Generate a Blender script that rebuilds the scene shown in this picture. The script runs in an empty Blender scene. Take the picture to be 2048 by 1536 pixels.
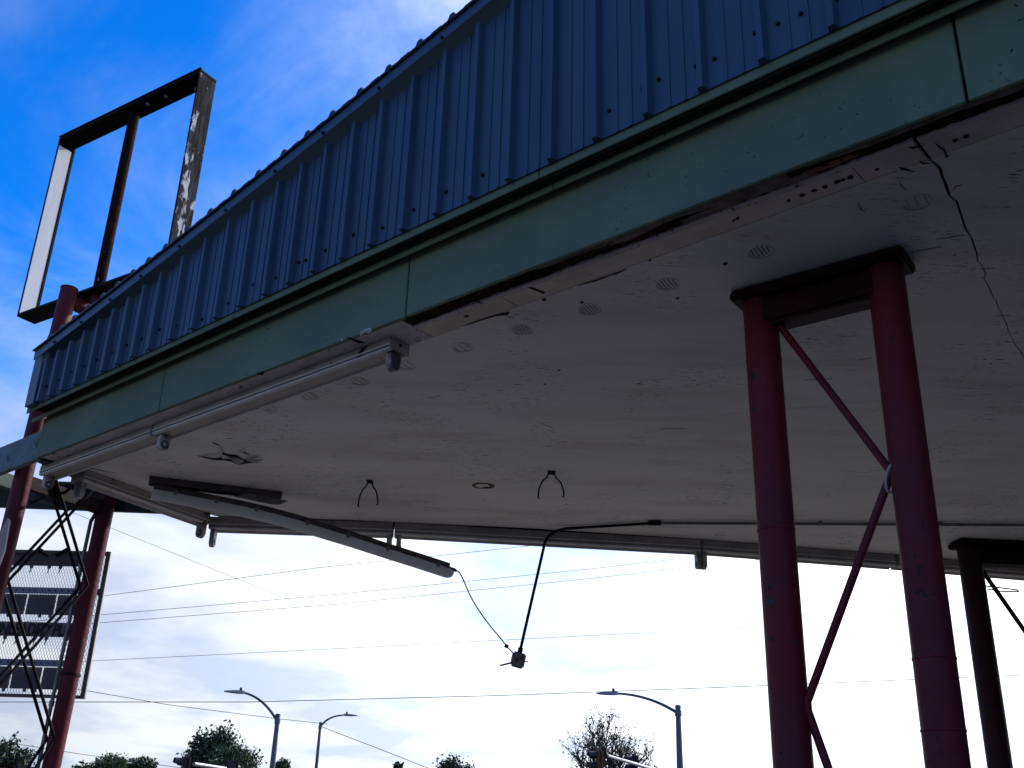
import bpy, bmesh, math, random
import numpy as np
from mathutils import Vector, Matrix

random.seed(7)
rng = np.random.default_rng(11)
S = bpy.context.scene
COL = S.collection

# ------------------------------------------------------------------ camera
# calibrated from the photograph: zenith vanishing point and horizon (2048 x 1536 pixels)
VX, VY, HZ = 151.0, 4909.0, 900.0
F = math.sqrt(math.hypot(VX, VY) * HZ)
CZ = 1.6
_up = np.array([VX, VY, -F]); _up /= np.linalg.norm(_up)
_fw = np.array([0, 0, -1.0])
_Y = _fw - _up * _fw.dot(_up); _Y /= np.linalg.norm(_Y)
R = np.array([np.cross(_Y, _up), _Y, _up])           # camera axes -> world

cam_data = bpy.data.cameras.new('camera')
cam = bpy.data.objects.new('camera', cam_data)
COL.objects.link(cam)
cam.matrix_world = Matrix.Translation((0, 0, CZ)) @ Matrix([list(r) for r in R]).to_4x4()
cam_data.sensor_width = 36.0
cam_data.lens = 36.0 * F / 2048.0
cam_data.clip_start = 0.05
cam_data.clip_end = 3000
S.camera = cam
S.render.resolution_x, S.render.resolution_y = 1024, 768

# ------------------------------------------------------------------ sky, sun, exposure
SUN_EL, SUN_AZ = math.radians(34), math.radians(46)   # azimuth from +Y towards +X
SUN_DIR = Vector((math.sin(SUN_AZ) * math.cos(SUN_EL), math.cos(SUN_AZ) * math.cos(SUN_EL), math.sin(SUN_EL)))
S.view_settings.view_transform = 'Standard'
S.view_settings.look = 'None'
S.view_settings.exposure = 0.35
S.view_settings.gamma = 1.0

def make_world():
    w = bpy.data.worlds.new('World'); S.world = w; w.use_nodes = True
    nt = w.node_tree; nt.nodes.clear(); N = nt.nodes.new; L = nt.links.new
    out = N('ShaderNodeOutputWorld')
    sky = N('ShaderNodeTexSky'); sky.sky_type = 'NISHITA'; sky.sun_disc = False
    sky.sun_elevation = SUN_EL; sky.sun_rotation = SUN_AZ
    sky.air_density = 1.0; sky.dust_density = 0.3; sky.ozone_density = 2.0
    hs = N('ShaderNodeHueSaturation'); hs.inputs['Saturation'].default_value = 1.28; hs.inputs['Value'].default_value = 1.12
    L(sky.outputs[0], hs.inputs['Color'])
    tint = N('ShaderNodeMix'); tint.data_type = 'RGBA'; tint.blend_type = 'MULTIPLY'; tint.inputs[0].default_value = 1.0
    L(hs.outputs[0], tint.inputs[6]); tint.inputs[7].default_value = (0.03, 0.66, 1.24, 1)
    bg = N('ShaderNodeBackground'); bg.inputs['Strength'].default_value = 0.15
    L(tint.outputs[2], bg.inputs['Color'])
    # clouds: a layer high above the ground, seen in perspective
    tc = N('ShaderNodeTexCoord'); sep = N('ShaderNodeSeparateXYZ'); L(tc.outputs['Generated'], sep.inputs[0])
    def math_(op, a, b=None, clamp=False):
        m = N('ShaderNodeMath'); m.operation = op; m.use_clamp = clamp
        for i, v in enumerate((a, b)):
            if v is None: continue
            if isinstance(v, (int, float)): m.inputs[i].default_value = v
            else: L(v, m.inputs[i])
        return m.outputs[0]
    zc = math_('MAXIMUM', sep.outputs[2], 0.0)
    zp = math_('ADD', zc, 0.13)
    comb = N('ShaderNodeCombineXYZ')
    L(math_('DIVIDE', sep.outputs[0], zp), comb.inputs[0]); L(math_('DIVIDE', sep.outputs[1], zp), comb.inputs[1])
    mp = N('ShaderNodeMapping'); L(comb.outputs[0], mp.inputs[0])
    mp.inputs['Rotation'].default_value = (0, 0, math.radians(24)); mp.inputs['Scale'].default_value = (1.0, 0.8, 1.0)
    mp.inputs['Location'].default_value = (3.1, 7.45, 0)
    def noise(scale, detail, rough, vec, dist=0.0):
        n = N('ShaderNodeTexNoise'); n.inputs['Scale'].default_value = scale; n.inputs['Detail'].default_value = detail
        n.inputs['Roughness'].default_value = rough; n.inputs['Distortion'].default_value = dist
        L(vec, n.inputs['Vector']); return n.outputs['Fac']
    big = noise(0.75, 9.0, 0.56, mp.outputs[0], 0.35)
    fine = noise(2.6, 8.0, 0.60, mp.outputs[0], 0.6)
    # cover: thin high up, closing towards the horizon and towards the veiled sun
    dt = N('ShaderNodeVectorMath'); dt.operation = 'DOT_PRODUCT'; L(tc.outputs['Generated'], dt.inputs[0]); dt.inputs[1].default_value = SUN_DIR
    sunw = math_('MAXIMUM', dt.outputs['Value'], 0.0)
    low = N('ShaderNodeMapRange'); low.interpolation_type = 'SMOOTHSTEP'
    L(zc, low.inputs[0]); low.inputs[1].default_value = 0.16; low.inputs[2].default_value = 0.46
    low.inputs[3].default_value = 0.40; low.inputs[4].default_value = -0.02
    cov = math_('ADD', math_('ADD', math_('MULTIPLY', big, 0.52), math_('MULTIPLY', fine, 0.48)), low.outputs[0])
    cov = math_('ADD', cov, math_('MULTIPLY', math_('POWER', sunw, 3.0), 0.16))
    mask = N('ShaderNodeMapRange'); mask.interpolation_type = 'SMOOTHSTEP'
    L(cov, mask.inputs[0]); mask.inputs[1].default_value = 0.375; mask.inputs[2].default_value = 0.92
    mask.inputs[3].default_value = 0.0; mask.inputs[4].default_value = 0.97
    shade = noise(1.5, 6.0, 0.55, mp.outputs[0], 0.2)
    ramp = N('ShaderNodeValToRGB'); L(shade, ramp.inputs[0])
    ramp.color_ramp.elements[0].position = 0.40; ramp.color_ramp.elements[0].color = (0.62, 0.68, 0.84, 1)
    ramp.color_ramp.elements[1].position = 0.60; ramp.color_ramp.elements[1].color = (0.97, 1.0, 1.03, 1)
    bgc = N('ShaderNodeBackground'); L(ramp.outputs[0], bgc.inputs['Color'])
    L(math_('ADD', math_('MULTIPLY', math_('POWER', sunw, 2.0), 1.75), 0.50), bgc.inputs['Strength'])
    mx = N('ShaderNodeMixShader'); L(mask.outputs[0], mx.inputs[0]); L(bg.outputs[0], mx.inputs[1]); L(bgc.outputs[0], mx.inputs[2])
    L(mx.outputs[0], out.inputs[0])
make_world()

sun_d = bpy.data.lights.new('sun', 'SUN'); sun_d.energy = 3.2; sun_d.angle = math.radians(1.5); sun_d.color = (1.0, 0.95, 0.88)
sun = bpy.data.objects.new('sun', sun_d); COL.objects.link(sun)
sun.rotation_euler = (-SUN_DIR).to_track_quat('-Z', 'Y').to_euler()

# ------------------------------------------------------------------ pixel -> place helpers (real planes only)
EYE = np.array([0, 0, CZ])
def ray(x, y):
    v = R @ np.array([x - 1024.0, 768.0 - y, -F]); return v / np.linalg.norm(v)
def onz(x, y, z):
    r = ray(x, y); return EYE + r * ((z - CZ) / r[2])
def onwall(x, y, p, q):
    r = ray(x, y); nn = np.array([-(q[1] - p[1]), q[0] - p[0], 0.0])
    return EYE + r * (nn[:2] @ np.array(p[:2]) / (nn @ r))
def far(x, y, d):
    r = ray(x, y); return EYE + r * (d / math.hypot(r[0], r[1]))
def proj(P):
    c = R.T @ (np.array(P, float) - EYE); return 1024 + F * c[0] / -c[2], 768 - F * c[1] / -c[2]
def zat(P, y):
    lo, hi = -5.0, 30.0
    for _ in range(50):
        m = (lo + hi) / 2
        if proj([P[0], P[1], m])[1] > y: lo = m
        else: hi = m
    return lo

# ------------------------------------------------------------------ materials
MATS = {}
def mat(name, col, rough=0.6, metal=0.0, spec=0.4, var=0.0, vscale=3.0, vcol=None, vlo=0.45, vhi=0.62, vmap=(1, 1, 1),
        chips=None, bump=0.0, bscale=40.0, bmap=(1, 1, 1), var2=None):
    """principled + fractal colour variation + optional flaked-off chips + fine relief, all in object space"""
    if name in MATS: return MATS[name]
    m = bpy.data.materials.new(name); m.use_nodes = True; nt = m.node_tree; N = nt.nodes.new; L = nt.links.new
    b = nt.nodes['Principled BSDF']; b.inputs['Roughness'].default_value = rough; b.inputs['Metallic'].default_value = metal
    b.inputs['Specular IOR Level'].default_value = spec
    tc = N('ShaderNodeTexCoord')
    def noise(scale, mp, detail=6.0, r=0.6, off=0.0, dist=0.0):
        mm = N('ShaderNodeMapping'); L(tc.outputs['Object'], mm.inputs[0]); mm.inputs['Scale'].default_value = mp
        mm.inputs['Location'].default_value = (off, off * 1.7, off * 0.6)
        n = N('ShaderNodeTexNoise'); n.inputs['Scale'].default_value = scale; n.inputs['Detail'].default_value = detail
        n.inputs['Roughness'].default_value = r; n.inputs['Distortion'].default_value = dist; L(mm.outputs[0], n.inputs['Vector'])
        return n.outputs['Fac']
    def rng_(v, a, b_, lo=0.0, hi=1.0):
        r = N('ShaderNodeMapRange'); L(v, r.inputs[0]); r.inputs[1].default_value = a; r.inputs[2].default_value = b_
        r.inputs[3].default_value = lo; r.inputs[4].default_value = hi; return r.outputs[0]
    def mix(f, a, b_):
        x = N('ShaderNodeMix'); x.data_type = 'RGBA'
        if isinstance(f, float): x.inputs[0].default_value = f
        else: L(f, x.inputs[0])
        for i, c in ((6, a), (7, b_)):
            if isinstance(c, tuple): x.inputs[i].default_value = (*c, 1)
            else: L(c, x.inputs[i])
        return x.outputs[2]
    c = col
    if var:
        v = vcol or tuple(k * (1 - var) for k in col)
        c = mix(rng_(noise(vscale, vmap), vlo, vhi), col, v)
    if var2:
        c2, sc, lo, hi, mp, amt = var2
        c = mix(rng_(noise(sc, mp, 5.0, 0.6, 5.3), lo, hi, 0.0, amt), c, c2)
    hgt = None
    if chips:
        cc, sc, mp, lo, hi, reg_s, reg_lo, reg_hi = chips
        a = noise(sc, mp, 3.0, 0.62, 9.1, 0.1); g = noise(reg_s, (1, 1, 1), 3.0, 0.5, 2.2)
        s = N('ShaderNodeMath'); s.operation = 'MULTIPLY'; L(rng_(a, lo, hi), s.inputs[0]); L(rng_(g, reg_lo, reg_hi), s.inputs[1])
        c = mix(s.outputs[0], c, cc); hgt = s.outputs[0]
    if isinstance(c, tuple): b.inputs['Base Color'].default_value = (*c, 1)
    else: L(c, b.inputs['Base Color'])
    if bump:
        bn = N('ShaderNodeBump'); bn.inputs['Strength'].default_value = bump; bn.inputs['Distance'].default_value = 0.01
        h = noise(bscale, bmap, 4.0, 0.6, 1.1)
        if hgt is not None:
            q = N('ShaderNodeMath'); q.operation = 'SUBTRACT'; L(h, q.inputs[0]); L(hgt, q.inputs[1]); h = q.outputs[0]
        L(h, bn.inputs['Height']); L(bn.outputs[0], b.inputs['Normal'])
    MATS[name] = m; return m

ASPH = mat('asphalt', (0.055, 0.048, 0.042), 0.9, var=0.35, vscale=0.7, bump=0.3, bscale=60)
FORE = mat('forecourt_bounce_concrete', (0.145, 0.126, 0.104), 0.85, var=0.3, vscale=0.9, bump=0.2, bscale=50, var2=((0.10, 0.086, 0.072), 0.35, 0.5, 0.7, (1, 1, 1), 0.6))
SOFF = mat('soffit_paint', (0.72, 0.70, 0.66), 0.7, var=0.13, vscale=1.1, vmap=(0.5, 2.5, 1), vlo=0.4, vhi=0.7, bump=0.35, bscale=30, bmap=(1, 7, 1),
           chips=((0.10, 0.095, 0.095), 60, (0.30, 1.5, 1), 0.60, 0.66, 1.9, 0.46, 0.60),
           var2=((0.52, 0.48, 0.43), 2.2, 0.50, 0.72, (0.4, 1.6, 1), 0.75))
BEIGE = mat('beige_strip', (0.66, 0.56, 0.47), 0.75, var=0.2, vscale=4, chips=((0.05, 0.04, 0.035), 22, (1, 1, 1), 0.68, 0.71, 2.0, 0.5, 0.6), bump=0.3, bscale=45)
BORD = mat('border_paint', (0.54, 0.49, 0.49), 0.75, var=0.25, vscale=3, chips=((0.045, 0.04, 0.045), 20, (1, 1, 1), 0.60, 0.64, 1.6, 0.50, 0.60), bump=0.4, bscale=40)
GREEN = mat('green_fascia_paint', (0.138, 0.196, 0.122), 0.65, spec=0.2, var=0.22, vscale=1.1, vmap=(1, 1, 0.5), bump=0.3, bscale=14, bmap=(1, 1, 2.5),
            var2=((0.102, 0.152, 0.110), 1.4, 0.42, 0.66, (1, 1, 2.5), 0.9), chips=((0.02, 0.03, 0.03), 34, (1, 1, 1), 0.66, 0.69, 2.4, 0.48, 0.6))
PALEG = mat('weathered_green_paint', (0.14, 0.20, 0.21), 0.75, var=0.25, vscale=5, chips=((0.05, 0.045, 0.04), 12, (1, 1, 1), 0.55, 0.60, 2.6, 0.42, 0.52), bump=0.4, bscale=30)
DARKG = mat('dark_green_steel', (0.055, 0.085, 0.085), 0.6, var=0.4, vscale=3, bump=0.2)
BLUE = mat('blue_siding_enamel', (0.038, 0.076, 0.136), 0.45, spec=0.4, var=0.2, vscale=1.6, vmap=(1, 1, 0.2), bump=0.12, bscale=5, bmap=(1, 1, 0.6), var2=((0.056, 0.092, 0.145), 6.0, 0.50, 0.75, (1, 1, 0.12), 0.5))
BLUET = mat('blue_trim_enamel', (0.040, 0.080, 0.145), 0.40, spec=0.45, var=0.12, vscale=1.5)
RED = mat('red_column_paint', (0.125, 0.010, 0.018), 0.55, spec=0.22, vscale=1.7, var=0.4, vcol=(0.075, 0.015, 0.028), vlo=0.42, vhi=0.66, vmap=(1, 1, 0.7),
          chips=((0.016, 0.017, 0.019), 16, (1, 1, 1), 0.66, 0.68, 1.7, 0.46, 0.55), bump=0.45, bscale=16, var2=((0.12, 0.022, 0.03), 5.0, 0.55, 0.75, (1, 1, 0.4), 0.6))
DRED = mat('shade_dark_red_paint', (0.026, 0.003, 0.006), 0.6, spec=0.2, var=0.4, vscale=3, bump=0.25)  # red darkened to carry the shade on head beam, caps and cross beam
RUST = mat('rusty_pipe', (0.013, 0.008, 0.008), 0.9, spec=0.08, var=0.5, vscale=7, vcol=(0.035, 0.011, 0.008), bump=0.4, bscale=50, chips=((0.5, 0.48, 0.46), 9, (1, 1, 1), 0.68, 0.71, 3.0, 0.5, 0.58))
BRONZE = mat('dark_bronze_frame', (0.010, 0.009, 0.0085), 0.75, spec=0.12, var=0.4, vscale=6, bump=0.15)
WHITEF = mat('white_enamel_inside', (0.78, 0.78, 0.79), 0.5, var=0.18, vscale=4, vmap=(1, 1, 0.15), bump=0.0)
WEATH = mat('weathered_flaking_paint', (0.045, 0.044, 0.05), 0.85, spec=0.15, var=0.6, vscale=14, vmap=(1, 1, 0.22), vcol=(0.014, 0.011, 0.010), vlo=0.44, vhi=0.54,
            chips=((0.62, 0.62, 0.65), 13, (1, 1, 0.30), 0.54, 0.58, 4.0, 0.44, 0.52), bump=0.5, bscale=40, bmap=(1, 1, .2))
WOOD = mat('rotten_wood', (0.050, 0.020, 0.012), 0.95, spec=0.1, var=0.7, vscale=12, vmap=(1, 1, 1), vcol=(0.006, 0.004, 0.004), vlo=0.42, vhi=0.58, bump=0.9, bscale=55)
VENEER = mat('grey_torn_plywood', (0.19, 0.14, 0.13), 0.9, var=0.5, vscale=9, vcol=(0.09, 0.06, 0.055), bump=0.6, bscale=60)
SLOT = mat('painted_slot', (0.26, 0.25, 0.24), 0.9)
DARK = mat('dark_cavity', (0.010, 0.009, 0.009), 0.95)
CHAN = mat('light_channel_paint', (0.40, 0.36, 0.33), 0.5, spec=0.4, var=0.25, vscale=4, chips=((0.05, 0.043, 0.04), 24, (1, 1, 1), 0.62, 0.66, 2.4, 0.50, 0.58), bump=0.2)
LIP = mat('light_reflector_lip', (0.60, 0.58, 0.58), 0.45, var=0.2, vscale=6)
HOLD = mat('lampholder_plastic', (0.42, 0.40, 0.40), 0.55, var=0.5, vscale=14, vcol=(0.13, 0.12, 0.12), bump=0.3)
SOCK = mat('socket_dark', (0.06, 0.058, 0.06), 0.5)
LENS = mat('milky_lens', (0.80, 0.81, 0.83), 0.35, spec=0.5, var=0.15, vscale=6)
def _translucent(m, amt, col):
    nt = m.node_tree; o = nt.nodes['Material Output']; b = nt.nodes['Principled BSDF']
    t = nt.nodes.new('ShaderNodeBsdfTranslucent'); t.inputs[0].default_value = (*col, 1)
    x = nt.nodes.new('ShaderNodeMixShader'); x.inputs[0].default_value = amt
    nt.links.new(b.outputs[0], x.inputs[1]); nt.links.new(t.outputs[0], x.inputs[2]); nt.links.new(x.outputs[0], o.inputs[0])
_translucent(LENS, 0.45, (0.75, 0.78, 0.84))
HOUS = mat('fixture_housing', (0.10, 0.075, 0.075), 0.6, var=0.5, vscale=8, vcol=(0.04, 0.03, 0.03))
GALV = mat('galvanised_conduit', (0.20, 0.20, 0.21), 0.45, metal=0.6, var=0.3, vscale=9)
BLACK = mat('black_rod', (0.014, 0.012, 0.014), 0.7, spec=0.12)
BOXM = mat('cast_grey_box', (0.22, 0.225, 0.235), 0.5, metal=0.4, var=0.3, vscale=20)
BRCORD = mat('brown_cord', (0.07, 0.035, 0.025), 0.7)
SIGNF = mat('sign_frame_brown', (0.10, 0.085, 0.08), 0.55, metal=0.3, var=0.3, vscale=5)
SIGNE = mat('sign_edge_aluminium', (0.42, 0.40, 0.38), 0.45, metal=0.5)
RAIL = mat('price_rail_grey', (0.16, 0.18, 0.24), 0.5, metal=0.2)
PANEL = mat('price_panel_grey', (0.17, 0.17, 0.19), 0.6, var=0.2, vscale=6)
LETT = mat('black_letters', (0.012, 0.011, 0.012), 0.6)
MESHM = mat('expanded_metal', (0.13, 0.13, 0.145), 0.55, metal=0.4)
WIRE = mat('wire', (0.045, 0.04, 0.04), 0.7)
POLE = mat('lamp_pole_steel', (0.10, 0.125, 0.165), 0.45, metal=0.5, var=0.2, vscale=2)
LAMPH = mat('lamp_head_grey', (0.25, 0.25, 0.26), 0.5, metal=0.3)
ARM = mat('mast_arm_grey', (0.42, 0.43, 0.46), 0.4, metal=0.5)
SIGY = mat('signal_yellow', (0.20, 0.065, 0.018), 0.5, var=0.2, vscale=4)
SIGB = mat('signal_black', (0.014, 0.014, 0.016), 0.5)
SIGL = mat('signal_lens_off', (0.05, 0.012, 0.01), 0.2)
BARK = mat('bark', (0.06, 0.048, 0.04), 0.9, var=0.4, vscale=8, bump=0.5)
LEAFD = mat('leaf_dark_green', (0.042, 0.070, 0.028), 0.6, var=0.5, vscale=1.2)
LEAFM = mat('leaf_mid_green', (0.075, 0.115, 0.035), 0.6, var=0.4, vscale=1.5)
LEAFS = mat('leaf_sparse', (0.06, 0.085, 0.030), 0.6, var=0.5, vscale=2, vcol=(0.10, 0.05, 0.03))
ROPE = mat('white_rope', (0.36, 0.34, 0.32), 0.9)
SCREW = mat('screw_dark', (0.008, 0.009, 0.014), 0.6)
RUSTR = mat('rust_ring', (0.20, 0.085, 0.04), 0.85, var=0.4, vscale=20)
BRICK = mat('blocker_wall_paint', (0.36, 0.35, 0.33), 0.8, var=0.2, vscale=1.5, bump=0.2)
GLASS = mat('blocker_window_glass', (0.012, 0.014, 0.016), 0.08, spec=0.6)

# ------------------------------------------------------------------ mesh helpers
def tag(o, label=None, cat=None, group=None, kind=None):
    for k, v in (('label', label), ('category', cat), ('group', group), ('kind', kind)):
        if v: o[k] = v
    return o
def thing(name, label, cat, loc, group=None):
    o = bpy.data.objects.new(name, None); COL.objects.link(o); o.location = loc; o.empty_display_size = 0.2
    return tag(o, label, cat, group)
def wloc(o):
    v = Vector((0, 0, 0))
    while o is not None: v += Vector(o.location); o = o.parent
    return v
class MB:
    def __init__(self): self.v = []; self.f = []
    def add(self, vs, fs):
        k = len(self.v); self.v += [tuple(map(float, p)) for p in vs]; self.f += [tuple(i + k for i in q) for q in fs]; return self
    def obox(self, c, ax, ay, az):
        """box with centre c and half-vectors"""
        c, ax, ay, az = (np.array(q, float) for q in (c, ax, ay, az)); vs = []
        for sz in (-1, 1):
            for sy in (-1, 1):
                for sx in (-1, 1): vs.append(c + sx * ax + sy * ay + sz * az)
        return self.add(vs, [(0, 2, 3, 1), (4, 5, 7, 6), (0, 1, 5, 4), (2, 6, 7, 3), (0, 4, 6, 2), (1, 3, 7, 5)])
    def tube(self, pts, r, n=10, cap=True):
        pts = [np.array(p, float) for p in pts]; rs = r if isinstance(r, (list, tuple)) else [r] * len(pts); vs = []; up = None
        for i, p in enumerate(pts):
            t = pts[min(i + 1, len(pts) - 1)] - pts[max(i - 1, 0)]; t = t / (np.linalg.norm(t) + 1e-12)
            if up is None: up = np.array([0, 0, 1.0]) if abs(t[2]) < 0.9 else np.array([1.0, 0, 0])
            a = np.cross(t, up); a /= np.linalg.norm(a); b = np.cross(a, t); up = b
            for k in range(n):
                an = 2 * math.pi * k / n; vs.append(p + rs[i] * (math.cos(an) * a + math.sin(an) * b))
        fs = []
        for i in range(len(pts) - 1):
            for k in range(n): fs.append((i * n + k, i * n + (k + 1) % n, (i + 1) * n + (k + 1) % n, (i + 1) * n + k))
        if cap: fs += [tuple(range(n))[::-1], tuple((len(pts) - 1) * n + k for k in range(n))]
        return self.add(vs, fs)
    def prism(self, poly, off):
        """polygon (3d points) extruded by vector off"""
        n = len(poly); off = np.array(off, float); vs = [np.array(p, float) for p in poly]; vs += [p + off for p in vs]
        fs = [tuple(range(n)), tuple(range(2 * n - 1, n - 1, -1))] + [(i, i + n, (i + 1) % n + n, (i + 1) % n) for i in range(n)]
        return self.add(vs, fs)
    def loft(self, rings, closed=True, cap=True):
        n = len(rings[0]); vs = [p for r in rings for p in r]; fs = []
        for i in range(len(rings) - 1):
            for k in range(n if closed else n - 1):
                fs.append((i * n + k, i * n + (k + 1) % n, (i + 1) * n + (k + 1) % n, (i + 1) * n + k))
        if cap and closed: fs += [tuple(range(n))[::-1], tuple((len(rings) - 1) * n + k for k in range(n))]
        return self.add(vs, fs)
    def build(self, name, m, parent=None, smooth=False, bevel=0.0, label=None, kind=None):
        me = bpy.data.meshes.new(name); base = wloc(parent) if parent else Vector((0, 0, 0))
        org = Vector(self.v[0]) if parent is None else base
        me.from_pydata([tuple(Vector(p) - org) for p in self.v], [], self.f)
        bm = bmesh.new(); bm.from_mesh(me)
        big = [f for f in bm.faces if len(f.verts) > 4]
        if big: bmesh.ops.triangulate(bm, faces=big)
        bmesh.ops.recalc_face_normals(bm, faces=bm.faces)
        if bevel:
            es = [e for e in bm.edges if len(e.link_faces) == 2 and e.calc_face_angle(0) > 0.6]
            bmesh.ops.bevel(bm, geom=es, offset=bevel, segments=2, affect='EDGES', clamp_overlap=True)
        bm.to_mesh(me); bm.free()
        if smooth:
            for p in me.polygons: p.use_smooth = True
            try: me.set_sharp_from_angle(angle=math.radians(40))
            except Exception: pass
        me.materials.append(m); o = bpy.data.objects.new(name, me); COL.objects.link(o)
        if parent: o.parent = parent
        else: o.location = org
        return tag(o, label, kind=kind)
def struct(o): o['kind'] = 'structure'; return o

# ------------------------------------------------------------------ ground
g = MB(); g.add([(-1500, -1500, 0), (1500, -1500, 0), (1500, 1500, 0), (-1500, 1500, 0)], [(0, 1, 2, 3)])
struct(g.build('ground', ASPH))
g = MB(); g.prism([(-7, 2.6, 0.004), (16, 2.6, 0.004), (16, 17, 0.004), (-7, 17, 0.004)], (0, 0, 0.02))
struct(g.build('forecourt', FORE))  # unseen slab, its extent and tone set for light bounced onto the soffit

# ------------------------------------------------------------------ canopy frame of reference
H = 4.1                                         # soffit height
P0 = onz(75, 915, H)[:2]; P1 = onz(2048, 160, H)[:2]
U = (P1 - P0) / np.linalg.norm(P1 - P0)         # along the near fascia, towards the camera's right
Nn = np.array([-U[1], U[0]]);
if Nn[1] < 0: Nn = -Nn                           # inwards, under the canopy
def TS(t, s, z): q = P0 + U * t + Nn * s; return np.array([q[0], q[1], z])
def ts(P): q = np.array(P[:2]) - P0; return float(q @ U), float(q @ Nn)
def onfas(x, y, s):
    a = P0 + Nn * s; return onwall(x, y, a, a + U)
def dz(t): return 0.0125 * (t - 2.0)
TMAX = 12.0
U3 = np.array([U[0], U[1], 0]); N3 = np.array([Nn[0], Nn[1], 0]); Z3 = np.array([0, 0, 1.0])

canopy = thing('station_canopy', 'old forecourt canopy with ribbed blue metal parapet, green fascia and peeling white soffit', 'canopy', tuple(TS(4, 3, 0)))

def sweep(prof, t0, t1, rise=True, step=0.25, jag=None, mb=None):
    """cross-section (s, z above soffit) swept along the near edge"""
    mb = mb or MB(); n = max(2, int((t1 - t0) / step) + 1); rings = []
    for t in np.linspace(t0, t1, n):
        rings.append([TS(t, s, H + z + (dz(t) if (rise and z > 0.05) else 0)) for s, z in prof])
    return mb.loft(rings)
def rect(s0, s1, z0, z1): return [(s0, z0), (s1, z0), (s1, z1), (s0, z1)]

# fascia boards, butted with open joints
for a, b in ((0.0, 1.600), (1.606, 3.905), (3.914, 6.800), (6.812, TMAX)):
    sweep(rect(0.0, 0.022, 0.0 if a < 3 else 0.003, 0.4475), a, b).build('fascia_board', GREEN, canopy, bevel=0.003)
sweep(rect(0.0235, 0.050, 0.06, 0.62), 0.01, TMAX).build('leak_stop_board', mat('leak_stop_timber', (0.05, 0.035, 0.025), 0.9, var=0.4, vscale=6), canopy)  # unseen, added to stop sky light leaking through joints and ledge cavity
# two-step drip ledge above the fascia
for a, b in ((ts(onfas(53, 824, -0.125))[0], 2.50), (2.503, 4.90), (4.904, TMAX)):
    sweep([(-0.125, 0.354), (-0.117, 0.354), (-0.117, 0.444), (-0.002, 0.444), (-0.002, 0.45), (-0.10, 0.47), (-0.125, 0.452)], a, b).build('upper_ledge', GREEN, canopy, bevel=0.003)
for a, b in ((ts(onfas(64, 837, -0.05))[0], 2.47), (2.474, 4.93), (4.934, TMAX)):
    sweep([(-0.050, 0.316), (-0.044, 0.316), (-0.044, 0.348), (-0.003, 0.348), (-0.003, 0.3535), (-0.050, 0.3535)], a, b).build('lower_ledge', GREEN, canopy, bevel=0.003)

# ---- blue ribbed siding
SP = -0.135                                     # plane of the flat sheet
zt_pts = [(85, 715), (200, 632), (300, 558), (410, 470), (500, 398), (600, 320), (700, 240), (800, 160), (900, 83), (1000, 5)]
_q = [onfas(x, y, -0.17) for x, y in zt_pts]
ZT = np.polyfit([ts(q)[0] for q in _q], [q[2] - H for q in _q], 2)
def ztop(t): return float(np.polyval(ZT, min(t, 6.0)) + max(0, t - 6.0) * (2 * ZT[0] * 6 + ZT[1]))
_qb = [onfas(x, y, SP) for x, y in [(64, 812), (130, 781), (271, 718), (536, 590), (811, 466), (1023, 364), (1300, 236), (1530, 120)]]
ZB = np.polyfit([ts(q)[0] for q in _qb], [q[2] - H for q in _qb], 1)
def zbot(t): return float(np.polyval(ZB, t))
rib_px = [(84, 801), (106, 790), (130, 779), (156, 768), (184, 754), (212, 741), (241, 729), (271, 716), (304, 700)]
rib_px2 = [(536, 589), (583, 569), (633, 543), (689, 517), (747, 491), (811, 464), (878, 431), (948, 397), (1023, 360), (1108, 323), (1198, 279), (1300, 231), (1409, 177), (1530, 114), (1669, 43)]
ra = [ts(onfas(x, y, SP))[0] for x, y in rib_px]; rb = [ts(onfas(x, y, SP))[0] for x, y in rib_px2]
nmid = round((rb[0] - ra[-1]) / 0.232)
ribs = ra + [ra[-1] + (rb[0] - ra[-1]) * k / nmid for k in range(1, nmid)] + rb
while ribs[-1] < TMAX: ribs.append(ribs[-1] + 0.29)
def siding_profile(r0, r1, first):
    """(t, s) polyline from just left of rib r0 to just left of rib r1; minor swages between"""
    w = r1 - r0; pts = []
    pts += [(r0 - 0.026, SP), (r0 - 0.016, SP - 0.036), (r0 + 0.010, SP - 0.036), (r0 + 0.020, SP)]
    for f in (0.38, 0.66):
        c = r0 + w * f; pts += [(c - 0.009, SP), (c - 0.006, SP - 0.005), (c + 0.004, SP - 0.005), (c + 0.0055, SP)]
    pts += [(r1 - 0.0265, SP)]
    return pts
k = 0; seg = 4
while k < len(ribs) - 1:
    prof = []; j = k
    while j < min(k + seg, len(ribs) - 1):
        p = siding_profile(ribs[j], ribs[j + 1], j == k); prof += p[:-1] if j + 1 < min(k + seg, len(ribs) - 1) else p; j += 1
    if ribs[k] > TMAX - 0.3: break
    mb = MB(); off = 0.0 if (k // seg) % 2 == 0 else -0.0015
    fr = [TS(t, s + off, H + zbot(t)) for t, s in prof]; ft = [TS(t, s + off, H + ztop(t) - 0.03) for t, s in prof]
    br = [TS(t, SP + 0.012, H + zbot(t)) for t, s in prof]; bt = [TS(t, SP + 0.012, H + ztop(t) - 0.03) for t, s in prof]
    n = len(prof); vs = fr + ft + br + bt; fs = []
    for i in range(n - 1):
        fs += [(i, i + 1, n + i + 1, n + i), (2 * n + i, 3 * n + i, 3 * n + i + 1, 2 * n + i + 1), (i, 2 * n + i, 2 * n + i + 1, i + 1), (n + i, n + i + 1, 3 * n + i + 1, 3 * n + i)]
    fs += [(0, n, 3 * n, 2 * n), (n - 1, 3 * n - 1, 4 * n - 1, 2 * n - 1)]
    mb.add(vs, fs); mb.build('siding_panel', BLUE, canopy)
    k += seg
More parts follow.
